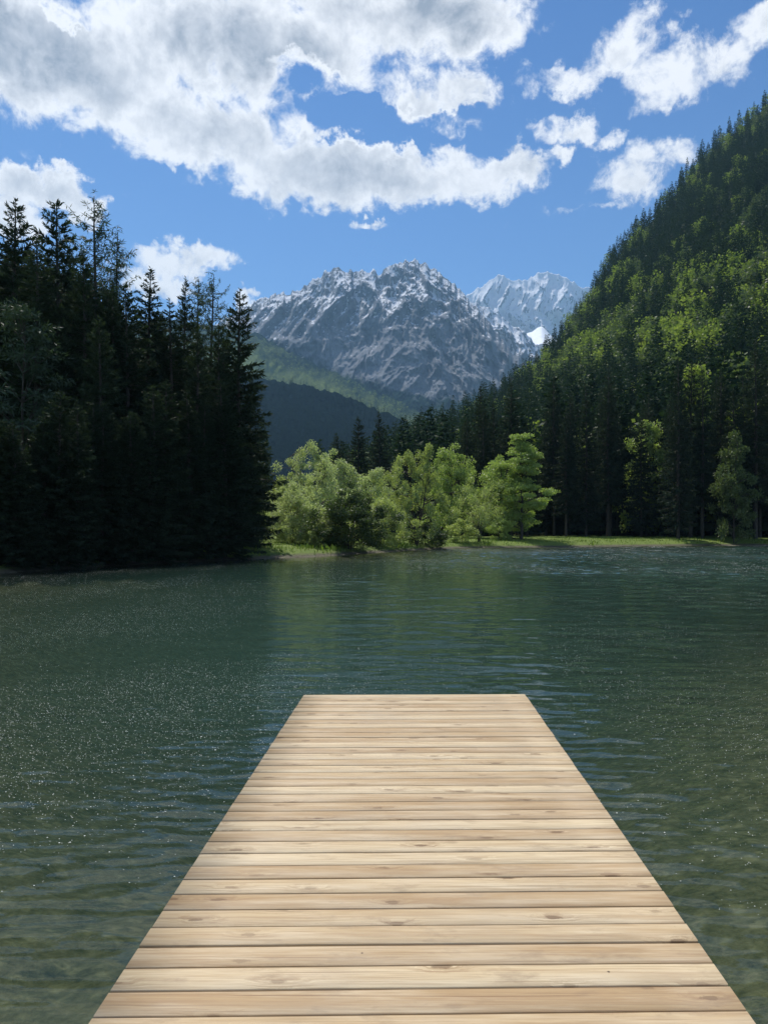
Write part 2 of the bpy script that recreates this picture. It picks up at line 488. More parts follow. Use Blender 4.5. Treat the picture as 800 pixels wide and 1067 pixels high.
dirt = nt.noise(co, 1.7, 5, .6)
c = nt.mix(nt.maprange(dirt, 0.5, 0.75, 0, 0.30), c, (0.36, 0.29, 0.21, 1))
dots = nt.new('ShaderNodeTexVoronoi', feature='F1'); nt.put(dots.inputs['Vector'], vec); dots.inputs['Scale'].default_value = 3.4
c = nt.mix(nt.maprange(dots.outputs['Distance'], 0.022, 0.012, 0, 0.9), c, (0.05, 0.03, 0.02, 1))
p = principled(nt, out, c, 0.62, nt.bump(nt.math('ADD', g1, nt.math('MULTIPLY', g2, 0.5)), 0.25, 0.004), 0.25)
M['deck'] = m
m, nt, out = material('beam_wood')
co = nt.new('ShaderNodeTexCoord').outputs['Object']
g = nt.noise(nt.mapping(co, (20, 2, 20)), 1, 4, 0.6)
principled(nt, out, nt.ramp(g, [(0.3, (0.16, 0.10, 0.055)), (0.7, (0.34, 0.23, 0.13))]), 0.75, nt.bump(g, .3, .01)); M['beam'] = m

DECK_Z = 0.5
dock = link('dock', None, loc=(0.2, 0, 0), label='bare new wooden dock of pale knotty cross planks reaching into the lake', cat='dock')
ax = np.array([math.sin(R(2.25)), math.cos(R(2.25))])          # along the dock
uv_ = np.array([math.cos(R(0.85)), math.sin(R(0.85))])          # along a plank
C0 = np.array([0.0375, 0.0]) - np.array([0.2, 0])               # dock centre line at Y = 0, local to the root
PITCH, GAP = 0.1272, 0.0075
tones = {-6: .35, -5: .5, -4: .65, -3: .2, -2: .7, -1: .25, 0: .85, 1: .9, 2: .3, 3: .85, 4: .25, 5: .3, 6: .35, 7: .85, 8: .4, 9: .5, 10: .8,
         11: .5, 12: .85, 13: .3, 14: .85, 15: .35, 16: .55, 17: .4, 18: .8, 19: .35, 20: .8, 21: .5, 22: .75, 23: .3, 24: .6, 25: .4}
V, Q, pidv, tonev = [], [], [], []
prof = [(0.0, -0.028), (0.0, -0.0035), (0.0035, 0.0), (PITCH - GAP - 0.0035, 0.0), (PITCH - GAP, -0.0035), (PITCH - GAP, -0.028)]
nb = 0
kmin, kmax = -40, 28
for k in range(kmin, kmax + 1):
    y0 = 3.030 + (k) * PITCH + GAP / 2
    pz = random.gauss(0, 0.0007); jit = random.gauss(0, 0.0012)
    tl = tones.get(k - 1 - 1, random.choice([.25, .35, .5, .6, .8, .9])) + random.uniform(-.08, .08)
    ends = (-1.085 + random.gauss(0, .0011), 1.085 + random.gauss(0, .0011))
    nx = 9
    for sidx in range(nx):
        s = ends[0] + (ends[1] - ends[0]) * sidx / (nx - 1)
        for (dy, dz) in prof:
            yy = y0 + dy + jit + 0.0008 * math.sin(2.3 * s + k)
            cpt = C0 + ax * yy
            xy = cpt + uv_ * s
            V.append((xy[0], xy[1], DECK_Z + dz + pz))
            pidv.append(k + 50); tonev.append(min(1, max(0, tl)))
    npf = len(prof)
    for sidx in range(nx - 1):
        for a in range(npf):
            b = (a + 1) % npf
            Q.append((nb + sidx * npf + a, nb + (sidx + 1) * npf + a, nb + (sidx + 1) * npf + b, nb + sidx * npf + b))
    nb += nx * npf
Q = np.array(Q)
caps = []
for k in range(kmax - kmin + 1):
    b0 = k * nx * npf
    caps.append([b0 + t for t in range(npf)])
    caps.append([b0 + (nx - 1) * npf + t for t in range(npf)][::-1])
link('deck', mesh_np('deck', V, [Q[:, ::-1], np.array(caps)], M['deck'], attrs={'pid': pidv, 'tone': tonev}), dock)


def dock_box(name, s0, s1, y0, y1, z0, z1):
    V = []
    for zz in (z0, z1):
        for yy in (y0, y1):
            for ss in (s0, s1):
                xy = C0 + ax * yy + uv_ * ss
                V.append((xy[0], xy[1], zz))
    Q = np.array([(0, 2, 3, 1), (4, 5, 7, 6), (0, 1, 5, 4), (2, 6, 7, 3), (0, 4, 6, 2), (1, 3, 7, 5)])
    return link(name, mesh_np(name, V, [Q], M['beam']), dock)


for s in (-0.98, -0.05, 0.88):
    dock_box('support_beam', s, s + 0.10, -2.0, 6.66, DECK_Z - 0.20, DECK_Z - 0.032)
for yy in (1.6, 4.1, 6.3):
    dock_box('cross_beam', -1.02, 1.02, yy, yy + 0.12, DECK_Z - 0.345, DECK_Z - 0.205)
    for s in (-0.80, 0.80):
        g = Geo()
        xy = C0 + ax * (yy + 0.06) + uv_ * s
        g.tube([(xy[0], xy[1], -2.2), (xy[0], xy[1], DECK_Z - 0.35)], 0.075, 12)
        link('post', g.mesh('post', M['beam'], True), dock)


# ------------------------------------------------------------------ tree builders
def unit(v):
    return v / (np.linalg.norm(v, axis=-1, keepdims=True) + 1e-9)


def spruce(H, Rb, seed, z0=0.06, whorls=34, dens=1.0, spray=0.42, mat='spruce', ragged=0.2, top_pow=0.85):
    """returns (trunk mesh, crown mesh)"""
    r = np.random.default_rng(seed)
    tg, cg = Geo(), Geo()
    zs = np.linspace(-0.4, H, 12)
    bend = np.stack([0.12 * np.sin(zs * 0.25 + seed), 0.12 * np.cos(zs * 0.21 + seed * 2)], -1) * (zs[:, None] / H)
    tp = np.column_stack([bend, zs])
    tg.tube(tp, np.clip(0.0115 * H * (1 - zs / H) ** 0.8 + 0.012, 0.012, 1), 8)
    fr = np.linspace(0, 1, whorls) ** 0.9
    for q in fr:
        zc = H * (z0 + (0.985 - z0) * q) + r.normal(0, 0.06)
        rel = 1 - q
        Lm = Rb * (rel ** top_pow) * (0.72 + 0.28 * min(1, q * 6)) + 0.10
        nb = int(np.clip(round(4 + 3.5 * rel + r.normal(0, .6)), 3, 9))
        a0 = r.uniform(0, 2 * PI)
        for b in range(nb):
            if r.random() < 0.05 and q < 0.8: continue
            az = a0 + 2 * PI * b / nb + r.normal(0, 0.22)
            L = Lm * r.uniform(1 - ragged * 1.5, 1 + ragged)
            z_ = zc + r.normal(0, 0.10)
            ns = max(3, int(round(3 + L * 1.6)))
            t = np.linspace(0, 1, ns + 1)
            up = 0.75 * (q ** 2.2) - 0.42 * rel ** 0.7          # upper limbs rise, lower ones hang
            zz = z_ + L * (up * t - 0.20 * rel * t + (0.30 * rel) * t ** 3)
            rr = L * t * math.cos(min(0.9, abs(up) * 0.6))
            pts = np.column_stack([rr * math.cos(az), rr * math.sin(az), zz])
            pts[:, :2] += np.array([np.interp(z_, zs, tp[:, 0]), np.interp(z_, zs, tp[:, 1])])
            if rel > 0.06:
                tg.tube(pts[[0, ns // 2, ns]], np.array([0.010 + 0.011 * L, 0.006 + 0.006 * L, 0.003]), 4)
            nsp = int(np.clip(L * 13 * dens + 5, 6, 190))
            ts = r.uniform(0.06, 1.0, nsp) ** 0.75
            base = np.column_stack([np.interp(ts, t, pts[:, k]) for k in range(3)])
            d = np.array([math.cos(az), math.sin(az), 0]); side = np.array([-math.sin(az), math.cos(az), 0])
            sg = r.choice([-1, 1], nsp)[:, None]
            hang = r.random(nsp)[:, None] < 0.55 * rel + 0.1
            a = d * r.uniform(0.25, 0.9, (nsp, 1)) + side * sg * r.uniform(0.15, 1.0, (nsp, 1)) + np.array([0, 0, 1.0]) * (
                np.where(hang, r.uniform(-1.5, -0.5, (nsp, 1)), r.uniform(-0.35, 0.25, (nsp, 1))) + 0.5 * q)
            ln = spray * r.uniform(0.55, 1.35, (nsp, 1)) * (0.55 + 0.45 * min(1, L / 1.5))
            a = unit(a) * ln
            w = np.cross(a, r.normal(0, 1, (nsp, 3))); w = unit(w) * ln * r.uniform(0.08, 0.16, (nsp, 1)) * (2.0 if spray > .8 else 1.0)
            cg.cards(base, a, w)
    # leader
    nl = 10
    tz = r.uniform(0.955, 1.0, nl)
    az = r.uniform(0, 2 * PI, nl)
    a = np.column_stack([np.cos(az) * 0.5, np.sin(az) * 0.5, np.full(nl, 0.9)]) * 0.28
    cg.cards(np.column_stack([np.full(nl, tp[-1, 0]), np.full(nl, tp[-1, 1]), tz * H]), a, unit(np.cross(a, r.normal(0, 1, (nl, 3)))) * 0.04)
    return tg.mesh('trunk', M['bark'], True), cg.mesh('crown', M[mat])


def larch(H, Rb, seed, z0=0.35, mat='larch', dens=1.0):
    r = np.random.default_rng(seed)
    tg, cg = Geo(), Geo()
    zs = np.linspace(-0.4, H, 12)
    tp = np.column_stack([0.15 * np.sin(zs * 0.3 + seed) * zs / H, 0.1 * np.cos(zs * .27) * zs / H, zs])
    tg.tube(tp, np.clip(0.0085 * H * (1 - zs / H) ** 0.75 + 0.015, 0.015, 1), 8)
    for q in np.linspace(0, 1, 40):
        zc = H * (z0 + (0.985 - z0) * q)
        rel = 1 - q
        for b in range(r.integers(3, 6)):
            az = r.uniform(0, 2 * PI)
            L = Rb * (0.25 + 0.75 * rel ** 0.7) * r.uniform(0.45, 1.15)
            if q > 0.93: L *= 0.5
            t = np.linspace(0, 1, 7)
            z_ = zc + r.normal(0, .15)
            zz = z_ + L * (-0.18 * t + 0.42 * t ** 2.2) + 0.3 * L * q * t
            pts = np.column_stack([L * t * math.cos(az), L * t * math.sin(az), zz])
            pts[:, 0] += np.interp(z_, zs, tp[:, 0]); pts[:, 1] += np.interp(z_, zs, tp[:, 1])
            tg.tube(pts[[0, 3, 6]], np.array([0.022, 0.014, 0.005]), 3)
            n = int(14 * L * dens)
            ts = r.uniform(0.15, 1, n)
            base = np.column_stack([np.interp(ts, t, pts[:, k]) for k in range(3)])
            a = r.normal(0, 1, (n, 3)) * np.array([1, 1, 0.9]) + np.array([0, 0, -0.55])
            a = unit(a) * r.uniform(0.14, 0.40, (n, 1))
            cg.cards(base, a, unit(np.cross(a, r.normal(0, 1, (n, 3)))) * 0.026)
    return tg.mesh('trunk', M['bark'], True), cg.mesh('crown', M[mat])


def leafy(H, W, seed, stems=7, clumps=90, leaves=110, leaf=0.2, mat='willow', env=None, z_low=0.08, clump_r=0.6, layered=False,
          fan=0.75, bole=0.0, leaf_w=0.32, upright=0.0, stem_r=0.05):
    """broadleaf tree or shrub: fanned stems, limbs to every clump, loose leaf clumps"""
    r = np.random.default_rng(seed)
    tg, cg = Geo(), Geo()
    env = env or (lambda q: math.sin(PI * min(1, max(0, (q * 0.86 + 0.12)))) ** 0.7)
    centres = []
    tries = 0
    while len(centres) < clumps and tries < clumps * 30:
        tries += 1
        q = r.uniform(z_low, 1.0)
        e = env(q) * W / 2
        az = r.uniform(0, 2 * PI)
        rr = e * math.sqrt(r.uniform(0.12, 1.0))
        la = 0.35 if layered else 1.0
        lump = 1 + la * 0.26 * math.sin(3 * az + seed) + la * 0.24 * math.sin(5 * az + 9 * q + seed * 2)
        c = np.array([rr * lump * math.cos(az), rr * lump * math.sin(az), q * H * (0.86 + 0.14 * math.sin(2 * az + seed * 1.7) * (1 if stems > 1 else 0.1) + (0 if stems > 1 else .1) if q > 0.5 else 1.0)])
        if all(np.linalg.norm((c - d) * np.array([1, 1, 1.5])) > clump_r * 0.62 for d in centres):
            centres.append(c)
    centres = np.array(centres)
    # stems
    st = []
    for k in range(stems):
        az = 2 * PI * k / stems + r.normal(0, .3)
        rr = (W / 2) * fan * r.uniform(0.25, 0.8)
        zt = H * r.uniform(0.62, 0.92)
        b0 = np.array([0.12 * math.cos(az), 0.12 * math.sin(az), -0.3]) * (1 if stems > 1 else 0.1)
        b0[2] = -0.3
        top = np.array([rr * math.cos(az), rr * math.sin(az), zt]) if stems > 1 else np.array([0.2, 0.1, H * .93])
        t = np.linspace(0, 1, 9)[:, None]
        pts = b0 + (top - b0) * np.concatenate([t ** 1.35, t ** 1.35, t], 1)
        pts[1:-1, :2] += r.normal(0, 0.02 * W, (7, 2)) * t[1:-1]
        if bole: pts[:, :2] *= np.clip((pts[:, 2:3] / H - bole) / (1 - bole), 0.06, 1)
        tg.tube(pts, np.linspace(1.0, 0.18, 9) * stem_r * (H / 9) * r.uniform(.7, 1.2) * (1.0 if stems > 1 else 2.2), 6)
        st.append(pts)
    for c in centres:
        best = None
        for pts in st:
            dz = c[2] - pts[:, 2]
            d = np.linalg.norm(pts - c, axis=1) + np.where(dz < 0.1 * H * 0.3, 3.0, 0)
            kk = int(np.argmin(d))
            if best is None or d[kk] < best[0]: best = (d[kk], pts[kk])
        p0 = best[1]
        mid = (p0 + c) / 2 + np.array([0, 0, (0.10 if not layered else 0.02) * np.linalg.norm(c - p0)])
        tg.tube([p0, mid, c], np.array([0.028, 0.018, 0.008]) * (H / 9), 4)
    # leaves
    for c in centres:
        n = int(leaves * r.uniform(0.6, 1.3))
        rc = clump_r * r.uniform(0.6, 1.25)
        if layered:
            s = np.array([1.25, 1.25, 0.30])
        else:
            s = np.array([1.0, 1.0, 0.78 + upright])
        dv = unit(r.normal(0, 1, (n, 3))) * (r.random((n, 1)) ** 0.5) * rc * s
        base = c + dv
        a = unit(dv / s + r.normal(0, 0.7, (n, 3)) + np.array([0, 0, upright * 2 - 0.15])) * leaf * r.uniform(0.6, 1.4, (n, 1))
        w = unit(np.cross(a, r.normal(0, 1, (n, 3)))) * leaf * leaf_w * r.uniform(.7, 1.2, (n, 1))
        keep = base[:, 2] > 0.05
        cg.cards(base[keep], a[keep], w[keep])
    return tg.mesh('trunk', M['bark'], True), cg.mesh('crown', M[mat])


def tree(name, meshes, x, y, z, rz, s, label, cat, group=None):
    root = link(name, None, loc=(x, y, z), rz=rz, label=label, cat=cat, group=group)
    root.scale = s if isinstance(s, tuple) else (s, s, s)
    link('trunk', meshes[0], root)
    link('crown', meshes[1], root)
    return root


def copy_tree(src, x, y, z, rz, s, label, group=None):
    o = src.copy(); COL.objects.link(o)
    o.location = (x, y, z); o.rotation_euler = (0, 0, rz); o.scale = s if isinstance(s, tuple) else (s, s, s)
    o['label'] = label
    if group: o['group'] = group
    elif 'group' in o: del o['group']
    for ch in list(src.children):
        c = ch.copy(); COL.objects.link(c); c.parent = o
    return o


def gz1(x, y):
    return float(ground_z(np.array([x]), np.array([y]))[0])


# prototypes (unit: 20 m spruces)
SP = [spruce(20, 3.3, 1, 0.05, 46, 4.2, .36, top_pow=.70), spruce(20, 2.8, 2, 0.09, 44, 4.0, .35, top_pow=.74), spruce(20, 3.5, 3, 0.04, 42, 4.2, .38, ragged=.28, top_pow=.68), spruce(20, 2.5, 4, 0.22, 42, 3.8, .36, ragged=.3, top_pow=.72)]
LA = [larch(20, 3.1, 21, 0.30, dens=1.9), larch(20, 2.7, 22, 0.45, dens=1.9)]
first = {}


def plant(kind, idx, px, top_py, Y, width, label, group=None, name=None, cat=None, sink=0.0):
    """a tree whose tip is seen at (px, top_py) when it stands Y metres out"""
    x = (px - CX) / F * Y
    z = gz1(x, Y) - 0.05 - sink
    H = CAMZ + (HZ - top_py) / F * Y - z
    s = H / 20.0
    sc = (s * width, s * width, s)
    meshes = {'spruce': SP, 'larch': LA}[kind][idx]
    nm = name or kind + '_tree'
    rz = random.uniform(0, 2 * PI)
    key = (kind, idx)
    if key not in first:
        first[key] = tree(nm, meshes, x, Y, z, rz, sc, label, cat or kind, group)
        return first[key]
    return copy_tree(first[key], x, Y, z, rz, sc, label, group)


# --- the dark stand on the near shore
plant('spruce', 0, 249, 301, 57.5, 1.12, 'tall dark spruce at the end of the near stand, outlined against the snowy mountain')
plant('spruce', 1, 156, 280, 56, 1.25, 'dark spruce whose pointed tip rises just below the small white clouds')
plant('spruce', 2, 62, 210, 55, 1.05, 'very tall spruce standing next to the thin larch, tip against the puffy cloud')
plant('spruce', 0, 14, 207, 53, 1.12, 'very tall broad spruce at the photo edge, tip against the puffy cloud')
plant('larch', 0, 101, 206, 54, 1.15, 'tall see-through larch with a straight dark trunk against the white cloud')
plant('larch', 1, 124, 246, 58, 1.15, 'thin feathery larch just behind the tall see-through larch')
plant('larch', 0, 221, 286, 62, 1.1, 'feathery larch between the end spruce and the smaller pointed spruce')
plant('larch', 1, 208, 291, 66, 1.0, 'wispy larch half hidden behind its feathery twin near the end spruce')
plant('spruce', 1, 193, 290, 60, 0.85, 'slim spruce with a needle-like tip beside the feathery larches')
plant('spruce', 3, 178, 312, 54, 1.15, 'shorter ragged spruce between the pointed spruce and the slim spruce')
plant('spruce', 2, 133, 296, 50, 1.05, 'dark spruce below the feathery larch at the water edge')
plant('spruce', 1, 88, 262, 50, 1.2, 'dark spruce in front of the see-through larch trunk')
plant('spruce', 3, 38, 246, 50, 1.2, 'ragged spruce filling the gap between the two very tall spruces')
plant('spruce', 2, 228, 338, 55, 0.95, 'lower dark spruce at the foot of the feathery larches by the water')
plant('spruce', 0, 205, 345, 52, 1.0, 'low bushy spruce at the water edge below the slim spruce')
plant('spruce', 0, 105, 330, 46, 1.1, 'low bushy spruce at the water edge below the see-through larch')
plant('spruce', 3, -28, 205, 52, 1.2, 'tall ragged spruce at the very edge of the photo', )
GL = 'spruces packed inside the dark near stand'
for k in range(48):
    px = random.uniform(-150, 262); Y = random.uniform(50, 96)
    lim = np.interp(px, [-150, -20, 60, 140, 190, 262], [225, 240, 250, 315, 330, 350])
    # keep off the water and the open corner on the end
    x = (px - CX) / F * Y
    if float(lake_sd(np.array([x]), np.array([Y]))[0]) < 1.5 or x > -11.0: continue
    plant('spruce', k % 4, px, lim + random.uniform(-4, 55), Y, random.uniform(0.95, 1.3),
          'black-looking spruce packed deep inside the dark stand on the near shore', GL)
for k in range(24):
    px = -30 + 11.6 * k + random.uniform(-6, 6)
    Ys = np.linspace(36, 70, 120)
    sd = lake_sd((px - CX) / F * Ys, Ys)
    Y = Ys[np.argmax(sd > random.uniform(0.15, 0.8))]
    plant('spruce', k % 3, px, random.uniform(395, 470), Y, random.uniform(1.25, 1.7),
          'young bushy spruce on the dark bank under the tall stand', 'young spruces along the dark bank')

# pine with pale flat pads
pm = leafy(15, 6.4, 71, stems=1, clumps=42, leaves=150, leaf=0.30, mat='pine', z_low=0.45, clump_r=0.8, layered=True, leaf_w=0.13,
           env=lambda q: 1.15 * (1 - q) ** 0.6 + 0.05)
Yp = 46.0; xp = (22 - CX) / F * Yp; zp = gz1(xp, Yp)
Hp = CAMZ + (HZ - 308) / F * Yp - zp
tree('pine_tree', pm, xp, Yp, zp, 0.4, Hp / 15, 'paler pine with flat layered branches in front of the very tall spruces', 'pine')


# --- willows, bushes and the light maple on the far corner of the lake
def place_leafy(name, meshes, H, px, top_py, Y, label, cat, rz=0.0, wx=1.0):
    x = (px - CX) / F * Y
    z = gz1(x, Y) - 0.05
    Ht = CAMZ + (HZ - top_py) / F * Y - z
    s = Ht / H
    return tree(name, meshes, x, Y, z, rz, (s * wx, s * wx, s), label, cat)


place_leafy('willow_tree', leafy(10, 8.2, 31, 6, 100, 210, .165, 'willow_pale', clump_r=.56, upright=.3), 10, 322, 462, 76,
            'pale grey-green willow next to the end spruce, behind the round bush', 'willow', wx=1.0)
place_leafy('willow_bush', leafy(5.5, 5.5, 32, 6, 90, 220, .15, 'willow_pale', clump_r=.6, upright=.25, z_low=.04), 5.5, 306, 505, 68,
            'pale low willow bush at the foot of the end spruce', 'bush')
place_leafy('willow_bush', leafy(6.5, 7.2, 33, 8, 140, 280, .15, 'bush', clump_r=.6, z_low=.03), 6.5, 365, 502, 66,
            'dense round dark green bush standing at the water edge', 'bush', wx=1.15)
place_leafy('willow_tree', leafy(11, 8.4, 34, 9, 118, 190, .165, 'willow', clump_r=.52, upright=.5, fan=.8, z_low=.10, stem_r=.055), 11, 434, 461, 80,
            'tallest willow with dark fanned stems in the middle of the lake shore', 'willow', wx=.92)
place_leafy('willow_bush', leafy(5.5, 6, 35, 6, 85, 220, .15, 'willow', clump_r=.6, z_low=.04), 5.5, 398, 522, 74,
            'yellow-green bush between the round dark bush and the tallest willow', 'bush', wx=1.25)
place_leafy('willow_bush', leafy(3.2, 5, 36, 6, 50, 130, .18, 'bush', clump_r=.5, z_low=.04), 3.2, 447, 545, 82,
            'low bush leaning over the water under the tallest willow', 'bush', wx=1.3)
place_leafy('willow_bush', leafy(4.2, 5, 43, 6, 60, 130, .18, 'willow', clump_r=.5, z_low=.04), 4.2, 480, 540, 90,
            'low green bush between the tallest willow and the vase-shaped bush', 'bush', wx=1.2)
place_leafy('willow_bush', leafy(4.5, 5, 44, 6, 60, 130, .18, 'willow_pale', clump_r=.5, z_low=.04), 4.5, 335, 535, 66,
            'small pale bush against the round dark bush on the grass corner', 'bush', wx=1.1)
place_leafy('broadleaf_tree', leafy(12, 8, 37, 3, 120, 230, .2, 'maple', clump_r=.8, bole=.2), 12, 470, 460, 108,
            'yellow-green rounded tree just behind the tallest willow', 'tree')
place_leafy('willow_bush', leafy(7.5, 5.4, 38, 12, 70, 110, .13, 'willow', clump_r=.55, upright=.35, fan=1.0, z_low=.28, stem_r=.035,
            env=lambda q: 0.25 + 0.8 * math.sin(PI * min(1, q * 0.75 + 0.1))), 7.5, 499, 497, 91,
            'thin vase-shaped bush with bare fanned stems beside the grass bank', 'bush')
place_leafy('maple_tree', leafy(14, 10, 39, 1, 115, 220, .23, 'maple', clump_r=.85, layered=True, z_low=.08,
            env=lambda q: 1.05 * (1 - q) ** 0.55 * (0.55 + 0.45 * math.sin(19 * q)) + 0.10), 14, 543, 449, 100,
            'bright green maple with tiered branches standing out against the dark spruces', 'maple', rz=.5)
place_leafy('broadleaf_tree', leafy(9, 7, 40, 4, 95, 220, .19, 'maple', clump_r=.75), 9, 520, 476, 104,
            'bright leafy tree tucked between the vase-shaped bush and the tiered maple', 'tree')
place_leafy('broadleaf_tree', leafy(10, 7, 41, 5, 100, 220, .19, 'willow_pale', clump_r=.8), 10, 345, 470, 92,
            'light green tree peeping out between the pale willow and the tallest willow', 'tree')

place_leafy('broadleaf_tree', leafy(9, 7.5, 45, 4, 95, 220, .18, 'willow_pale', clump_r=.8), 9, 392, 486, 96,
            'pale leafy tree filling the gap behind the yellow-green bush', 'tree')
place_leafy('broadleaf_tree', leafy(8, 6.5, 46, 5, 80, 210, .17, 'willow', clump_r=.7, z_low=.04), 8, 296, 492, 86,
            'leafy tree half hidden behind the end spruce', 'tree')
place_leafy('willow_bush', leafy(4, 4.6, 47, 6, 50, 190, .14, 'maple', clump_r=.5, z_low=.04), 4, 521, 538, 97,
            'small bright bush under the tiered maple', 'bush')

# --- the tall dark wood on the far shore
GR = 'spruces packed in the tall far-shore wood'
plant('spruce', 0, 373, 434, 148, 1.05, 'dark spruce standing alone above the willows, middle one of three')
plant('spruce', 1, 395, 429, 160, 1.15, 'dark spruce above the tallest willow, highest of three')
plant('spruce', 2, 351, 451, 140, 1.0, 'dark spruce above the pale willow, lowest of three')
plant('spruce', 1, 500, 402, 130, 0.9, 'slim dark spruce rising behind the vase-shaped bush')
plant('spruce', 3, 533, 398, 122, 1.0, 'dark spruce with a bare lower trunk behind the tiered maple')
k = 0
placed = []
while k < 118:
    px = random.uniform(478, 960); Y = random.uniform(107, 170)
    x = (px - CX) / F * Y
    if float(lake_sd(np.array([x]), np.array([Y]))[0]) < (15 if px < 690 else 5): continue
    if px < 590 and Y < 118: continue
    if any((x - a) ** 2 + (Y - b) ** 2 < 2.9 ** 2 for a, b in placed): continue
    placed.append((x, Y)); k += 1
    H = random.uniform(23, 33) * (0.86 if px < 560 else 1.0)
    top = HZ - (H - 1.4) / Y * F
    plant('spruce', random.choice([0, 1, 1, 3, 3, 2]), px, top, Y, random.uniform(0.72, 1.0),
          'tall dark spruce in the shaded wood behind the far grass bank', GR)
for (px, top, Y, mt, lab) in ((677, 432, 128, 'maple', 'sunlit bright tree glimpsed between black spruce trunks in the far-shore wood'),
                              (764, 452, 106, 'beech_dull', 'dull grey-green leafy tree in front of the black spruces on the far shore'),
                              (724, 378, 135, 'beech', 'sunlit leafy crown showing high among the far-shore spruces')):
    H = 14
    me = leafy(H, 7.5, int(px), 3, 95, 120, .3, mt, clump_r=.85, bole=.15)
    place_leafy('broadleaf_tree', me, H, px, top, Y, lab, 'tree', wx=0.8)


# ------------------------------------------------------------------ lofted hills and mountains
def loft(name, cols, npx, nt_, drop=0.5, disp=None, curve=1.0, mats=None, back=6):
    """cols: (px, foot_py, foot_Y, sky_py, sky_Y). Real depth: every point stands at its own distance; the far side falls away behind the crest."""
    c = np.array(cols, float)
    px = np.linspace(c[0, 0], c[-1, 0], npx)
    fp, fY, sp, sY = [np.interp(px, c[:, 0], c[:, k]) for k in (1, 2, 3, 4)]
    t = np.linspace(0, 1, nt_)
    PX = np.repeat(px[:, None], nt_, 1); T = np.repeat(t[None], npx, 0)
    PYv = fp[:, None] + (sp - fp)[:, None] * T
    Yv = fY[:, None] * (sY / fY)[:, None] ** (T ** curve)
    X = (PX - CX) / F * Yv; Z = CAMZ + (HZ - PYv) / F * Yv
    # far side
    k = np.arange(1, back + 1) / back
    bY = sY[:, None] * (1 + 0.9 * k[None])
    bX = ((px - CX) / F * sY)[:, None] + np.zeros_like(bY)
    bZ = Z[:, -1:] * (1 - k[None] ** 1.2) - 2 * k[None]
    return px, T, X, Yv, Z, bX, bY, bZ


def grid_faces(n, m):
    i = np.arange(n - 1)[:, None] * m; j = np.arange(m - 1)[None]
    return np.stack([i + j, i + m + j, i + m + j + 1, i + j + 1], -1).reshape(-1, 4)


# --- forested hillside beside the lake
HC = [(330, 553, 230, 520, 420), (380, 553, 190, 492, 500), (410, 553, 175, 478, 520), (440, 553, 165, 462, 540), (480, 553, 155, 446, 570), (530, 553, 142, 416, 630),
      (560, 553, 138, 386, 680), (600, 553, 134, 336, 740), (625, 553, 132, 296, 770), (650, 553, 130, 258, 800), (690, 553, 126, 220, 850),
      (735, 553, 124, 164, 880), (800, 553, 120, 110, 900), (870, 553, 114, 50, 900), (1000, 553, 106, -40, 900), (1300, 553, 95, -120, 880)]
px, T, X, Yv, Z, bX, bY, bZ = loft('hillside', HC, 260, 150)
rel = (fbm(X / 130, Z / 95 + Yv / 400, 4) * 26 + fbm(X / 34, Z / 30, 3) * 5) * np.clip(T * 4, 0, 1) * np.clip((1 - T) * 6, 0.15, 1)
gd = np.stack([X, Yv, Z - CAMZ], -1); gd = gd / np.linalg.norm(gd, axis=-1, keepdims=True)
Hs = np.stack([X, Yv, Z], -1) + gd * rel[..., None]
m, nt, out = material('forest_floor')
pos = nt.new('ShaderNodeNewGeometry').outputs['Position']
n = nt.noise(pos, 0.12, 6, 0.65)
principled(nt, out, nt.ramp(n, [(0.3, (0.015, 0.025, 0.012)), (0.7, (0.05, 0.07, 0.028))]), 0.95, nt.bump(n, 1.0, 3.0), 0.1)
M['forest_floor'] = m
full = np.concatenate([Hs, np.stack([bX, bY, bZ], -1)], 1)
link('hillside', mesh_np('hillside', full.reshape(-1, 3), [grid_faces(full.shape[0], full.shape[1])], M['forest_floor'], smooth=True), kind='structure',
     label='steep wooded hillside rising beyond the far shore', cat='hillside')

# trees on the hillside: even spacing over the real surface
d1 = np.linalg.norm(np.diff(Hs, axis=0), axis=-1)[:, :-1]; d2 = np.linalg.norm(np.diff(Hs, axis=1), axis=-1)[:-1]
area = d1 * d2
cx_ = (X[:-1, :-1] / Yv[:-1, :-1]) * F + CX
infr = np.where(cx_ < 880, 1.0, np.where(cx_ < 1240, 0.5, 0.0))
wgt = area * infr
NT_ = 15500
cell = rng.choice(area.size, NT_, p=(wgt / wgt.sum()).ravel())
ci, cj = np.unravel_index(cell, area.shape)
fa, fb = rng.random(NT_)[:, None], rng.random(NT_)[:, None]
Pt = Hs[ci, cj] * (1 - fa) * (1 - fb) + Hs[ci + 1, cj] * fa * (1 - fb) + Hs[ci, cj + 1] * (1 - fa) * fb + Hs[ci + 1, cj + 1] * fa * fb
tt = T[ci, cj]
spx = Pt[:, 0] / Pt[:, 1] * F + CX
spy = HZ - (Pt[:, 2] - CAMZ) / Pt[:, 1] * F
# thin out by a dart-throwing grid
cells = {}
keep = []
for k in range(NT_):
    p = Pt[k]; mn = 4.6 + 0.0056 * p[1]
    key = (int(p[0] // 7), int(p[1] // 7))
    good = True
    for a in (-1, 0, 1):
        for b in (-1, 0, 1):
            for q in cells.get((key[0] + a, key[1] + b), ()):
                if (q[0] - p[0]) ** 2 + (q[1] - p[1]) ** 2 < mn * mn: good = False; break
    if good and tt[k] > 0.02:
        cells.setdefault(key, []).append(p); keep.append(k)
keep = np.array(keep)
Pt, spx, spy, tt = Pt[keep], spx[keep], spy[keep], tt[keep]
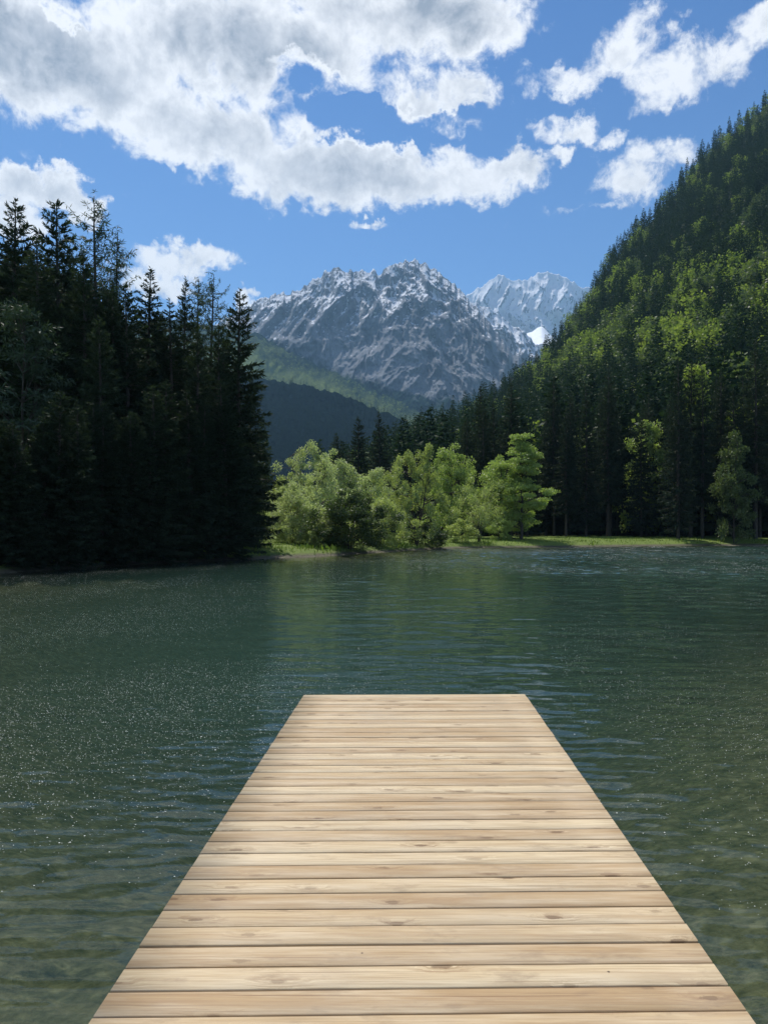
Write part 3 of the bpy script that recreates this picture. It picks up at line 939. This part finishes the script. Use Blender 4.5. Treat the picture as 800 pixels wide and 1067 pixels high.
# broadleaf share: a bright belt across the middle of the slope plus ribs higher up
belt_hi = np.interp(spx, [520, 560, 640, 720, 800, 880], [405, 375, 335, 290, 250, 215])
belt_lo = np.interp(spx, [520, 560, 640, 720, 800, 880], [428, 432, 425, 405, 390, 380])
inb = np.clip((spy - belt_hi) / 25, 0, 1) * np.clip((belt_lo - spy) / 30, 0, 1)
pb = 0.07 + 0.70 * inb * np.clip(0.6 + 1.3 * fbm(Pt[:, 0] / 55, Pt[:, 2] / 40, 3), 0, 1) + 0.6 * np.clip(fbm(Pt[:, 0] / 60 + 4, Pt[:, 2] / 45, 3) - 0.12, 0, 1)
is_b = rng.random(len(Pt)) < pb


def far_spruce(seed, mat):
    tg, cg = spruce(22, 3.4, seed, 0.04, 20, 0.42, spray=1.0, mat=mat, ragged=.3)
    return cg


def far_leafy(seed, mat):
    return leafy(15, 10.5, seed, 2, 34, 30, .95, mat, clump_r=1.9, leaf_w=.42, z_low=.12)[1]


FS = [far_spruce(s, 'spruce_slope') for s in (101, 102, 103)]
FB = [far_leafy(s, mt) for s, mt in ((111, 'beech'), (112, 'beech_dull'), (113, 'beech'))]


def mesh_arrays(me):
    V = np.empty(len(me.vertices) * 3, np.float32); me.vertices.foreach_get('co', V)
    L = np.empty(len(me.loops), np.int32); me.loops.foreach_get('vertex_index', L)
    return V.reshape(-1, 3), L.reshape(-1, 4)


def scatter_mesh(name, protos, pts, scales, mats, label, cat, sub=None):
    arr = [mesh_arrays(p) for p in protos]
    Vs, Fs, mi, n = [], [], [], 0
    for k, p in enumerate(pts):
        a = k % len(protos)
        V, Fq = arr[a]
        if sub is not None and sub < 1:
            nf = len(Fq); ks = np.random.default_rng(k).permutation(nf)[:int(nf * sub)]
            Fq = Fq[ks]; V = V[Fq.ravel()]; Fq = np.arange(len(V)).reshape(-1, 4)
        th = random.uniform(0, 2 * PI); c, s = math.cos(th), math.sin(th)
        sx, sz_ = scales[k]
        W = np.empty_like(V)
        W[:, 0] = (V[:, 0] * c - V[:, 1] * s) * sx + p[0]; W[:, 1] = (V[:, 0] * s + V[:, 1] * c) * sx + p[1]; W[:, 2] = V[:, 2] * sz_ + p[2]
        Vs.append(W); Fs.append(Fq + n); n += len(V)
        mi.append(np.full(len(Fq), a % len(mats)))
    me = mesh_np(name, np.concatenate(Vs), [np.concatenate(Fs)], mats, np.concatenate(mi))
    return link(name, me, kind='stuff', label=label, cat=cat)


order = np.argsort(Pt[:, 1])
inside = (spx > -5) & (spx < 805)
n_s = n_b = 0
rest_s, rest_b = [], []
fs0, fb0 = {}, {}
for k in order:
    p = Pt[k]
    if is_b[k]:
        s = random.uniform(0.9, 1.6)
        if n_b < 110 and inside[k]:
            i3 = n_b % 3; n_b += 1
            lab = ('bright yellow-green broadleaf tree scattered among dark spruces on the steep hillside' if i3 != 1
                   else 'dull green broadleaf tree scattered among dark spruces on the steep hillside')
            grp = 'bright broadleaf trees on the hillside' if i3 != 1 else 'dull broadleaf trees on the hillside'
            if i3 not in fb0:
                fb0[i3] = link('broadleaf_tree', FB[i3], loc=p - np.array([0, 0, .8]), rz=random.uniform(0, 6), label=lab, cat='tree', group=grp)
                o = fb0[i3]
            else:
                o = fb0[i3].copy(); COL.objects.link(o)
            o.location = p - np.array([0, 0, .8]); o.rotation_euler = (0, 0, random.uniform(0, 6)); o.scale = (s, s, s * random.uniform(.9, 1.1))
        else:
            rest_b.append((p - np.array([0, 0, .8]), (s, s)))
    else:
        s = random.uniform(0.8, 1.3) * np.interp(p[1], [150, 800], [1.1, 1.1]); w = random.uniform(0.95, 1.4)
        if n_s < 95 and inside[k]:
            i3 = n_s % 3; n_s += 1
            if i3 not in fs0:
                fs0[i3] = link('spruce_tree', FS[i3], loc=p, label='spruce growing on the lower wooded hillside above the far-shore wood', cat='spruce', group='spruces on the lower hillside')
                o = fs0[i3]
            else:
                o = fs0[i3].copy(); COL.objects.link(o)
            o.location = p - np.array([0, 0, .4]); o.rotation_euler = (0, 0, random.uniform(0, 6)); o.scale = (s * w, s * w, s)
        else:
            rest_s.append((p - np.array([0, 0, .4]), (s * w, s)))
print('slope trees', len(Pt), 'rest', len(rest_s), len(rest_b))
scatter_mesh('spruce_forest', FS, [a for a, _ in rest_s], [b for _, b in rest_s], [M['spruce_slope']], 'dense spruce forest covering the upper steep hillside', 'forest', 0.55)
if rest_b:
    scatter_mesh('broadleaf_forest', FB, [a for a, _ in rest_b], [b for _, b in rest_b], [M['beech'], M['beech_dull'], M['beech']],
                 'bright broadleaf trees mixed through the upper hillside forest', 'forest', 0.6)

# --- wooded rise behind the near stand
HL = [(-900, 553, 70, 330, 260), (-400, 553, 80, 250, 280), (-100, 553, 90, 262, 300), (60, 553, 96, 285, 320), (120, 553, 100, 330, 330), (180, 553, 104, 390, 320), (230, 553, 110, 480, 300), (262, 553, 120, 545, 260)]
px, T, X, Yv, Z, bX, bY, bZ = loft('rise', HL, 90, 40)
full = np.concatenate([np.stack([X, Yv, Z], -1), np.stack([bX, bY, bZ], -1)], 1)
link('hillside', mesh_np('hillside', full.reshape(-1, 3), [grid_faces(full.shape[0], full.shape[1])], M['forest_floor'], smooth=True), kind='structure',
     label='wooded rise hidden behind the dark near stand', cat='hillside')
pts, scl = [], []
for k in range(800):
    a, b = random.randrange(6, 90), random.randrange(1, 40)
    pts.append(np.array([X[a, b], Yv[a, b], Z[a, b] - 0.4]) + np.array([random.uniform(-3, 3), 0, 0])); s = random.uniform(.7, 1.05); scl.append((s, s))
scatter_mesh('spruce_forest', FS, pts, scl, [M['spruce']], 'dark spruce forest on the rise behind the near stand', 'forest', 0.6)


# --- far mountains
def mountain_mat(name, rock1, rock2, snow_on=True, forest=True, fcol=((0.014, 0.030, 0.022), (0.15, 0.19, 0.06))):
    m, nt, out = material(name)
    pos = nt.new('ShaderNodeNewGeometry').outputs['Position']
    nf = nt.noise(nt.mapping(pos, (1, 1, 0.35)), 0.012, 8, 0.7)
    nfine = nt.noise(nt.mapping(pos, (1, 1, 0.5)), 0.05, 6, 0.7)
    rock = nt.mix(nt.maprange(nf, .3, .7), rock1 + (1,), rock2 + (1,))
    rock = nt.mix(nt.maprange(nfine, .4, .75, 0, .5), rock, (0.06, 0.062, 0.07, 1))
    c = rock
    if forest:
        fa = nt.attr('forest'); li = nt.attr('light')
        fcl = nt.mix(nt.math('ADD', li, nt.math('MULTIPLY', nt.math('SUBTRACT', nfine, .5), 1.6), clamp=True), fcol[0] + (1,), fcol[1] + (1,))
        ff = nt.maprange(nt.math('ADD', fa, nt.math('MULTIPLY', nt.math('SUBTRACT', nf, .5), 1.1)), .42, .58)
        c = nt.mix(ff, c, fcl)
    if snow_on:
        sn = nt.attr('snow')
        sf = nt.maprange(nt.math('ADD', sn, nt.math('ADD', nt.math('MULTIPLY', nt.math('SUBTRACT', nf, .5), .55), nt.math('MULTIPLY', nt.math('SUBTRACT', nfine, .5), 1.5))), .47, .57)
        c = nt.mix(sf, c, (0.82, 0.84, 0.88, 1))
    principled(nt, out, c, .9, nt.bump(nt.math('ADD', nf, nt.math('MULTIPLY', nfine, .35)), 1.0, 26), 0.0)
    return m


def PXg(px, S):
    return np.repeat(px[:, None], S.shape[1], 1)


def mountain(name, cols, npx, ntt, amp, freq, mat, label, snow=(900, 1500, 0.0), forest=None, light=None, jag=2.0, curve=1.0, rib=2.3, spikes=0.0):
    px, T, X, Yv, Z, bX, bY, bZ = loft(name, cols, npx, ntt, curve=curve)
    # jagged crest
    jg = (ridged(px * 0.085, px * 0 + 3.3, 6, gain=.6) - 1.1) * jag
    Z = Z + (jg[:, None] * T ** 3) * Yv / F
    wx = fbm(X / (freq * 2.2), Z / (freq * 2.2), 3) * 0.35
    rd = ridged(X / freq + wx, Z / (freq * rib) + Yv / 5000 + wx * 0.6, 7) - 1.05
    rd = rd + 0.42 * (ridged(X / (freq * .31) + wx * 2, Z / (freq * .31 * 2.2) + wx, 5) - 1.05)
    fine = fbm(X / (freq * .09), Z / (freq * .15), 4)
    fade = np.clip((1 - T) * 14, 0.12, 1) * np.clip(T * 6, 0, 1)
    disp = -(rd * amp) * fade - fine * amp * .10 * fade
    g = np.stack([X, Yv, (Z - CAMZ) * 0.4], -1); g /= np.linalg.norm(g, axis=-1, keepdims=True)
    S = np.stack([X, Yv, Z], -1) + g * disp[..., None]
    if spikes:
        S[..., 2] += spikes * rng.random(S.shape[:2]) * np.clip((1 - T) * 20, 0.3, 1)
    # concavity: the surface lies behind its neighbours' mean
    d = disp
    def blur(a, k):
        for _ in range(k):
            a = (a + np.roll(a, 1, 0) + np.roll(a, -1, 0) + np.roll(a, 1, 1) + np.roll(a, -1, 1)) / 5
        return a
    cav = np.clip((d - blur(d, 14)) / (amp * .10), -1.5, 1.5)
    cavw = np.clip((d - blur(d, 60)) / (amp * .22), -1.5, 1.5)
    e1 = np.gradient(S, axis=0); e2 = np.gradient(S, axis=1)
    nrm = np.cross(e1, e2); nrm /= np.linalg.norm(nrm, axis=-1, keepdims=True) + 1e-9
    nz = np.abs(nrm[..., 2])
    alt = np.clip((Z - snow[0]) / (snow[1] - snow[0]), -0.4, 1)
    sn = 0.12 + 0.36 * alt + 0.22 * cav + 0.06 * cavw + 0.55 * (nz - 0.55) + snow[2]
    fo = np.zeros_like(Z) if forest is None else forest(X, Yv, Z, T, px)
    li = np.zeros_like(Z) if light is None else light(X, Yv, Z, T, px)
    full = np.concatenate([S, np.stack([bX, bY, bZ], -1)], 1)
    ext = lambda a, v: np.concatenate([a, np.repeat(a[:, -1:], bX.shape[1], 1) * v], 1).ravel()
    me = mesh_np(name, full.reshape(-1, 3), [grid_faces(*full.shape[:2])], mat, smooth=True,
                 attrs={'snow': ext(sn, 1), 'forest': ext(fo, 1), 'light': ext(li, 1)})
    link(name, me, kind='structure', label=label, cat='mountain')
    return S, T, PXg(px, S)


MT = mountain_mat('rock_and_snow', (0.155, 0.165, 0.18), (0.32, 0.33, 0.35))
MC = [(60, 548, 2500, 430, 4000), (150, 548, 2500, 392, 4100), (205, 548, 2500, 352, 4150), (240, 548, 2500, 328, 4200), (262, 548, 2500, 317, 4200), (275, 548, 2500, 311, 4200), (290, 548, 2500, 306, 4200), (306, 548, 2500, 305, 4200), (318, 548, 2500, 299, 4250),
      (328, 548, 2500, 290, 4300), (337, 548, 2500, 284, 4300), (347, 548, 2500, 281, 4300), (356, 548, 2500, 281, 4300), (366, 548, 2500, 284, 4300), (376, 548, 2500, 283, 4300), (386, 548, 2500, 281, 4300), (394, 548, 2500, 284, 4300), (404, 548, 2500, 280, 4300), (413, 548, 2500, 275, 4300), (421, 548, 2500, 273, 4300),
      (429, 548, 2500, 270, 4300), (437, 548, 2500, 273, 4300), (446, 548, 2500, 277, 4250), (456, 548, 2500, 284, 4250), (466, 548, 2500, 291, 4200), (474, 548, 2500, 298, 4200), (483, 548, 2500, 307, 4150),
      (492, 548, 2500, 316, 4100), (505, 548, 2500, 332, 4000), (518, 548, 2500, 348, 3950), (530, 548, 2500, 362, 3900), (545, 548, 2500, 379, 3800), (575, 548, 2500, 415, 3700), (640, 548, 2500, 480, 3500)]


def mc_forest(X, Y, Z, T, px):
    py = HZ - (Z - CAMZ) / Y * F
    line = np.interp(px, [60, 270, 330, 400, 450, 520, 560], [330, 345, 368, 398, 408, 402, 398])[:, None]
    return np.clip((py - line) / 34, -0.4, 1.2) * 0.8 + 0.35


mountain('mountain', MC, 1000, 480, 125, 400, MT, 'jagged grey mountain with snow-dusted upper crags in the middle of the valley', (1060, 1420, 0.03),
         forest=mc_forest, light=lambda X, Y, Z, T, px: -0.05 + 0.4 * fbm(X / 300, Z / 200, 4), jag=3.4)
MR = [(430, 540, 3900, 352, 5100), (470, 540, 3900, 322, 5100), (488, 540, 3900, 313, 5100), (498, 540, 3900, 318, 5100), (510, 540, 3900, 322, 5000), (522, 540, 3900, 330, 5000), (534, 540, 3900, 338, 5000), (545, 540, 3900, 345, 4900), (556, 540, 3900, 356, 4900),
      (575, 540, 3900, 380, 4800), (610, 540, 3900, 420, 4700), (680, 540, 3900, 470, 4600)]
mountain('mountain', MR, 420, 240, 150, 420, MT, 'snow-streaked rocky ridge falling away behind the jagged grey mountain', (600, 1450, 0.16), jag=2.5)
MB = [(400, 530, 6500, 345, 8200), (450, 530, 6500, 322, 8200), (478, 530, 6500, 312, 8200), (490, 530, 6500, 305, 8200), (502, 530, 6500, 299, 8200), (512, 530, 6500, 292, 8200), (521, 530, 6500, 286, 8200), (529, 530, 6500, 290, 8200), (538, 530, 6500, 292, 8200), (548, 530, 6500, 293, 8200),
      (556, 530, 6500, 287, 8200), (565, 530, 6500, 283, 8200), (574, 530, 6500, 284, 8200), (584, 530, 6500, 287, 8200), (594, 530, 6500, 293, 8200), (604, 530, 6500, 297, 8200), (620, 530, 6500, 303, 8200), (660, 530, 6500, 330, 8200), (760, 530, 6500, 390, 8200)]
MT2 = mountain_mat('snowy_rock', (0.20, 0.205, 0.22), (0.33, 0.335, 0.35), True, False)
mountain('mountain', MB, 460, 240, 200, 620, MT2, 'distant pale snow-covered twin peak at the head of the valley', (300, 1500, 0.38), jag=2.0)
# bright snow field below the twin peak
MS = [(528, 362, 5400, 357, 5900), (538, 361, 5400, 353, 6000), (545, 362, 5400, 351, 6100), (549, 362, 5400, 347, 6150), (554, 360, 5400, 346, 6200), (559, 360, 5400, 342, 6200), (564, 358, 5400, 340, 6200), (568, 358, 5400, 343, 6200), (574, 360, 5400, 350, 6100), (580, 362, 5400, 355, 6100), (600, 374, 5400, 370, 5900)]
m, nt, out = material('snow'); pos = nt.new('ShaderNodeNewGeometry').outputs['Position']
principled(nt, out, (0.84, 0.86, 0.9, 1), .8, nt.bump(nt.noise(pos, .01, 5), .6, 20)); M['snow'] = m
px, T, X, Yv, Z, bX, bY, bZ = loft('snow', MS, 40, 12)
full = np.concatenate([np.stack([X, Yv, Z], -1), np.stack([bX, bY, bZ], -1)], 1)
link('snow_field', mesh_np('snow_field', full.reshape(-1, 3), [grid_faces(*full.shape[:2])], M['snow'], smooth=True), kind='structure', label='bright white snow field below the distant twin peak', cat='snow')

# forested foothills in front of the mountain
FD = mountain_mat('shaded_foothill_forest', (0.1, 0.1, 0.1), (0.2, 0.2, 0.2), False, True, ((0.005, 0.012, 0.012), (0.02, 0.035, 0.02)))  # near-black greens paint the cloud shadow lying on the lower spur
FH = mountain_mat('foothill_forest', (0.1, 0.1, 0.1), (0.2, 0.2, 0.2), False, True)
one = lambda X, Y, Z, T, px: np.ones_like(Z) * 2
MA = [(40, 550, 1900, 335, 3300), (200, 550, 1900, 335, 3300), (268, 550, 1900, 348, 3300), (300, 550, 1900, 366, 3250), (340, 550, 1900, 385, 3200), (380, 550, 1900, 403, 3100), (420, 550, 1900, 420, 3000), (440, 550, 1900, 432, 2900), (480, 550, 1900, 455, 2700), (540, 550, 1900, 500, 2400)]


def band_light(X, Y, Z, T, px):  # sunlit band painted as lighter forest green below the crest
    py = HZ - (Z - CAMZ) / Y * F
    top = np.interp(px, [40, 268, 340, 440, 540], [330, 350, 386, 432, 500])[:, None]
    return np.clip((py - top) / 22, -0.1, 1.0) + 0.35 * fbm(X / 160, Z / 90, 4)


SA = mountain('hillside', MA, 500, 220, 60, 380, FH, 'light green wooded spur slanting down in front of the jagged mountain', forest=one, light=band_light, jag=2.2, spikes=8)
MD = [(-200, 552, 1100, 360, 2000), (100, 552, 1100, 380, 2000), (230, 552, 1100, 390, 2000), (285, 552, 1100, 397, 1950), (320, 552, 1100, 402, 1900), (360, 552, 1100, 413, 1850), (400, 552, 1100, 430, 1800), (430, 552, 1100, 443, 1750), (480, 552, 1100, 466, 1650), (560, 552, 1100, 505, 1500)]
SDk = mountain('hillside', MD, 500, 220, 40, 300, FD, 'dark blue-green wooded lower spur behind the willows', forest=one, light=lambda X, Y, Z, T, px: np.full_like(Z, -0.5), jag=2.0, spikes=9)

# the woods that cover those spurs
M['spruce_shaded'] = leaf_material('shaded_spruce_needles', (0.010, 0.022, 0.018), (0.022, 0.040, 0.026), 0.15, 0.0)  # darker needle copy, carries the spur's cloud shade in its colour
def spur_wood(Sg, n, tlo, thi, plo, phi, protos, mats, smin, smax, label, sub, pw=1.0):
    S, T, PXq = Sg
    pts, scl = [], []
    ok = np.argwhere((T > tlo) & (T < thi) & (PXq > plo) & (PXq < phi))
    sel = ok[np.random.default_rng(77).integers(0, len(ok), n)]
    for a, b in sel:
        p = S[a, b] + np.array([random.uniform(-4, 4), random.uniform(-6, 6), -1.5]); s = random.uniform(smin, smax)
        pts.append(p); scl.append((s * random.uniform(.9, 1.4), s))
    return scatter_mesh('spruce_forest' if mats[0] is M['spruce_shaded'] else 'broadleaf_forest', protos, pts, scl, mats, label, 'forest', sub)


spur_wood(SDk, 3800, 0.30, 0.995, 215, 470, FS, [M['spruce_shaded']], .75, 1.2, 'dark spruce forest on the lower spur behind the willows', 0.12)
spur_wood(SA, 3000, 0.70, 0.985, 215, 470, FB, [M['beech_dull'], M['beech'], M['beech_dull']], .6, 1.0, 'light green broadleaf forest on the spur below the jagged mountain', 0.10)

# ------------------------------------------------------------------ grass on the banks
m = leaf_material('grass_blades', (0.10, 0.16, 0.025), (0.24, 0.31, 0.07), 0.4, 0.02); M['grass'] = m
NG = 120000
gx = rng.uniform(-22, 62, NG); gy = rng.uniform(38, 125, NG)
s_ = lake_sd(gx, gy)
inv = (np.abs(gx / gy) < 0.62)
prob = np.clip(1.3 - s_ / 16, 0.0, 1) * np.clip(0.6 + fbm(gx * .4, gy * .4, 3), .1, 1)
ok = (s_ > 0.12) & inv & (rng.random(NG) < prob)
gx, gy, s_ = gx[ok], gy[ok], s_[ok]
gz = ground_z(gx, gy, s_)
n = len(gx)
hgt = rng.uniform(.10, .28, n) * (1 + 2.6 * np.clip(fbm(gx * .25 + 9, gy * .25, 3), 0, 1) * np.clip(1.3 - s_ / 3, 0, 1))
a = np.column_stack([rng.normal(0, .35, n), rng.normal(0, .35, n), np.ones(n)]); a = unit(a) * hgt[:, None]
b = unit(np.cross(a, rng.normal(0, 1, (n, 3)))) * (hgt * .14)[:, None]
g = Geo(); g.cards(np.column_stack([gx, gy, gz - .02]), a, b)
print('grass', n)
link('grass', g.mesh('grass', M['grass']), kind='stuff', label='long sunlit grass on the far lake bank', cat='grass')

# ------------------------------------------------------------------ haze
HZD = 6.6e-5
m, nt, out = material('haze')
v = nt.new('ShaderNodeVolumePrincipled')
v.inputs['Color'].default_value = (0.36, 0.67, 1.0, 1); v.inputs['Density'].default_value = HZD; v.inputs['Anisotropy'].default_value = 0.2
nt.l.new(v.outputs[0], out.inputs['Volume'])
g = Geo(); g.box(-17000, 17000, -9800, 17600, -6.5, 3300)
link('haze', g.mesh('haze', m), kind='stuff', label='thin blue mountain haze filling the valley', cat='haze')

# ------------------------------------------------------------------ sky with clouds, sun
SUN_EL, SUN_AZ = 59.0, -24.0          # degrees; azimuth from the view direction towards the far shore wood
sun = bpy.data.lights.new('sun', 'SUN'); sun.energy = 4.2; sun.angle = R(0.53); sun.color = (1.0, 0.955, 0.89)
so = bpy.data.objects.new('sun', sun); COL.objects.link(so)
sd_ = Vector((math.sin(R(SUN_AZ)) * math.cos(R(SUN_EL)), math.cos(R(SUN_AZ)) * math.cos(R(SUN_EL)), math.sin(R(SUN_EL))))
so.rotation_euler = (-sd_).to_track_quat('-Z', 'Y').to_euler()
so.location = (0, 0, 50)

world = bpy.data.worlds.new('World'); scene.world = world
world.use_nodes = True
nt = NT(world.node_tree)
out = nt.new('ShaderNodeOutputWorld')
sky = nt.new('ShaderNodeTexSky', sky_type='NISHITA')
sky.sun_disc = False; sky.sun_elevation = R(SUN_EL); sky.sun_rotation = R(SUN_AZ); sky.altitude = 900; sky.air_density = 1.0; sky.dust_density = 0.6; sky.ozone_density = 1.6
dirv = nt.vmath('NORMALIZE', nt.new('ShaderNodeTexCoord').outputs['Generated'])
sp = nt.new('ShaderNodeSeparateXYZ'); nt.l.new(dirv, sp.inputs[0])
az = nt.math('ARCTAN2', sp.outputs[0], sp.outputs[1]); el = nt.math('ARCSINE', sp.outputs[2])
ae = nt.new('ShaderNodeCombineXYZ'); nt.put(ae.inputs[0], az); nt.put(ae.inputs[1], el)
# cloud banks: (px, py, half-width, half-height, weight) converted to sky angles
CL = [(60, 55, 190, 85, 1.0), (250, 40, 190, 85, 1.0), (430, 20, 150, 70, 1.0), (215, 135, 110, 60, 1.0), (330, 175, 120, 45, 1.0), (440, 185, 120, 34, 1.0), (530, 172, 45, 18, .8), (455, 105, 60, 45, .9),
      (600, 80, 66, 22, .50), (645, 62, 50, 30, .50), (706, 74, 74, 36, .50), (655, 32, 36, 26, .45), (690, 104, 30, 16, .3), (800, 16, 46, 40, .7), (590, 134, 40, 16, .40), (583, 160, 14, 12, .4), (658, 182, 38, 30, .5), (704, 158, 30, 18, .25), (388, 230, 24, 7, .5),
      (640, 140, 22, 12, .3), (590, 212, 46, 8, .25), (625, 215, 24, 8, .25), (30, 205, 56, 26, 1.0), (62, 198, 36, 24, 1.0), (85, 212, 24, 18, .9), (10, 225, 60, 22, 1.0), (190, 268, 58, 22, .85), (165, 292, 46, 20, .9), (215, 272, 40, 12, .7), (258, 313, 18, 14, .9), (-120, 200, 90, 40, 1.0), (900, 60, 60, 40, .8), (1050, 150, 80, 30, .8), (-60, 320, 70, 24, .9)]
HOLE = [(378, 126, 60, 30, 1.15), (412, 142, 50, 18, .8), (330, 88, 46, 22, .75), (305, 68, 30, 12, .45), (70, 18, 26, 12, .4), (460, 128, 40, 12, .5), (185, 178, 40, 14, .3)]


def ang(px, py):
    d = np.array([(px - CX) / F, 1.0, (HZ - py) / F]); d /= np.linalg.norm(d)
    return math.atan2(d[0], d[1]), math.asin(d[2])


nz1 = nt.noise(dirv, 9.0, 7, 0.6, 0.25)
nz2 = nt.noise(dirv, 26.0, 9, 0.66, 0.35)
wob = nt.new('ShaderNodeTexNoise'); nt.put(wob.inputs['Vector'], dirv); wob.inputs['Scale'].default_value = 14; wob.inputs['Detail'].default_value = 4
ae2 = nt.vmath('ADD', ae.outputs[0], nt.vmath('SCALE', nt.vmath('SUBTRACT', wob.outputs['Color'], (.5, .5, .5)), scale=0.07))
wob2 = nt.new('ShaderNodeTexNoise'); nt.put(wob2.inputs['Vector'], dirv); wob2.inputs['Scale'].default_value = 48; wob2.inputs['Detail'].default_value = 5; wob2.inputs['Roughness'].default_value = 0.65
ae2 = nt.vmath('ADD', ae2, nt.vmath('SCALE', nt.vmath('SUBTRACT', wob2.outputs['Color'], (.5, .5, .5)), scale=0.045))


def blobs(lst):
    acc = None
    for (bx, by, hw, hh, wt) in lst:
        a0, e0 = ang(bx, by)
        a1, _ = ang(bx + hw, by); _, e1 = ang(bx, by - hh)
        v = nt.vmath('MULTIPLY', nt.vmath('SUBTRACT', ae2, (a0, e0, 0)), (1 / (a1 - a0), 1 / (e1 - e0), 0))
        q = nt.math('SUBTRACT', wt, nt.math('MULTIPLY', nt.vmath('DOT_PRODUCT', v, v), max(wt, 0.6)))
        q = nt.math('MAXIMUM', q, -0.6)
        acc = q if acc is None else nt.math('SMOOTH_MAX', acc, q, 0.25)
    return acc


Fd = blobs(CL)
Hd = nt.math('MAXIMUM', blobs(HOLE), 0.0)
# scattered clouds elsewhere (behind and above the view)
else_m = nt.maprange(sp.outputs[1], 0.45, 0.1)
over = nt.math('MAXIMUM', else_m, nt.maprange(el, R(40), R(46)))
gen = nt.math('SUBTRACT', nt.math('MULTIPLY', nt.math('SUBTRACT', nt.noise(dirv, 3.2, 3, .5), .5), 5.0), nt.maprange(el, R(2), R(16), 0.9, 0.1))
Fd = nt.math('MAXIMUM', Fd, nt.math('SUBTRACT', gen, nt.math('MULTIPLY', nt.math('SUBTRACT', 1.0, over), 9.0)))
Fd = nt.math('SUBTRACT', Fd, nt.math('MULTIPLY', Hd, 1.0))
dn = nt.math('ADD', Fd, nt.math('ADD', nt.math('MULTIPLY', nt.math('SUBTRACT', nz1, .5), 1.9), nt.math('MULTIPLY', nt.math('SUBTRACT', nz2, .5), 1.9)))
cov = nt.maprange(dn, -0.05, 0.62, 0, 1, True)
# thickness greys the bases; billows catch the sun on the side turned to it
offs = nt.vmath('ADD', dirv, (0.004, 0.004, 0.010))
nb2 = nt.noise(offs, 26.0, 9, 0.66, 0.35); nb1 = nt.noise(nt.vmath('ADD', dirv, (0.01, 0.01, 0.03)), 9.0, 7, .6, .25)
lit = nt.math('ADD', nt.math('MULTIPLY', nt.math('SUBTRACT', nz2, nb2), 1.3), nt.math('MULTIPLY', nt.math('SUBTRACT', nz1, nb1), 1.5))
thick = nt.maprange(nt.math('ADD', Fd, nt.math('ADD', nt.math('MULTIPLY', nt.math('SUBTRACT', nz1, .5), 2.2), nt.math('MULTIPLY', nt.math('SUBTRACT', nz2, .5), .8))), 0.42, 1.25, 0, 1, True)
hi_ = nt.maprange(el, R(19), R(33))
gfac = nt.math('SUBTRACT', nt.math('MULTIPLY', thick, nt.math('ADD', 0.12, nt.math('MULTIPLY', hi_, 0.95))), lit, clamp=True)
CW = 8.6
ccol = nt.mix(gfac, (CW * 1.0, CW * 0.99, CW * 0.985, 1), (CW * 0.30, CW * 0.32, CW * 0.36, 1))
skyc = nt.mix(1.0, sky.outputs[0], nt.mix(nt.maprange(el, R(14), R(40)), (0.50, 0.76, 1.0, 1), (0.20, 0.46, 0.82, 1)), 'MULTIPLY')
fin = nt.mix(cov, skyc, ccol)
bg = nt.new('ShaderNodeBackground'); bg.inputs['Strength'].default_value = 0.1
nt.l.new(fin, bg.inputs['Color']); nt.l.new(bg.outputs[0], out.inputs['Surface'])

# ------------------------------------------------------------------ render settings
scene.render.engine = 'CYCLES'
scene.cycles.use_denoising = True
scene.cycles.max_bounces = 6
scene.cycles.diffuse_bounces = 3
scene.cycles.glossy_bounces = 3
scene.cycles.transmission_bounces = 3
scene.cycles.transparent_max_bounces = 6
scene.cycles.volume_bounces = 0
scene.cycles.sample_clamp_indirect = 6
scene.view_settings.view_transform = 'Standard'
scene.view_settings.look = 'None'
scene.view_settings.exposure = 0.42
scene.view_settings.gamma = 1.0
scene.view_settings.use_curve_mapping = False
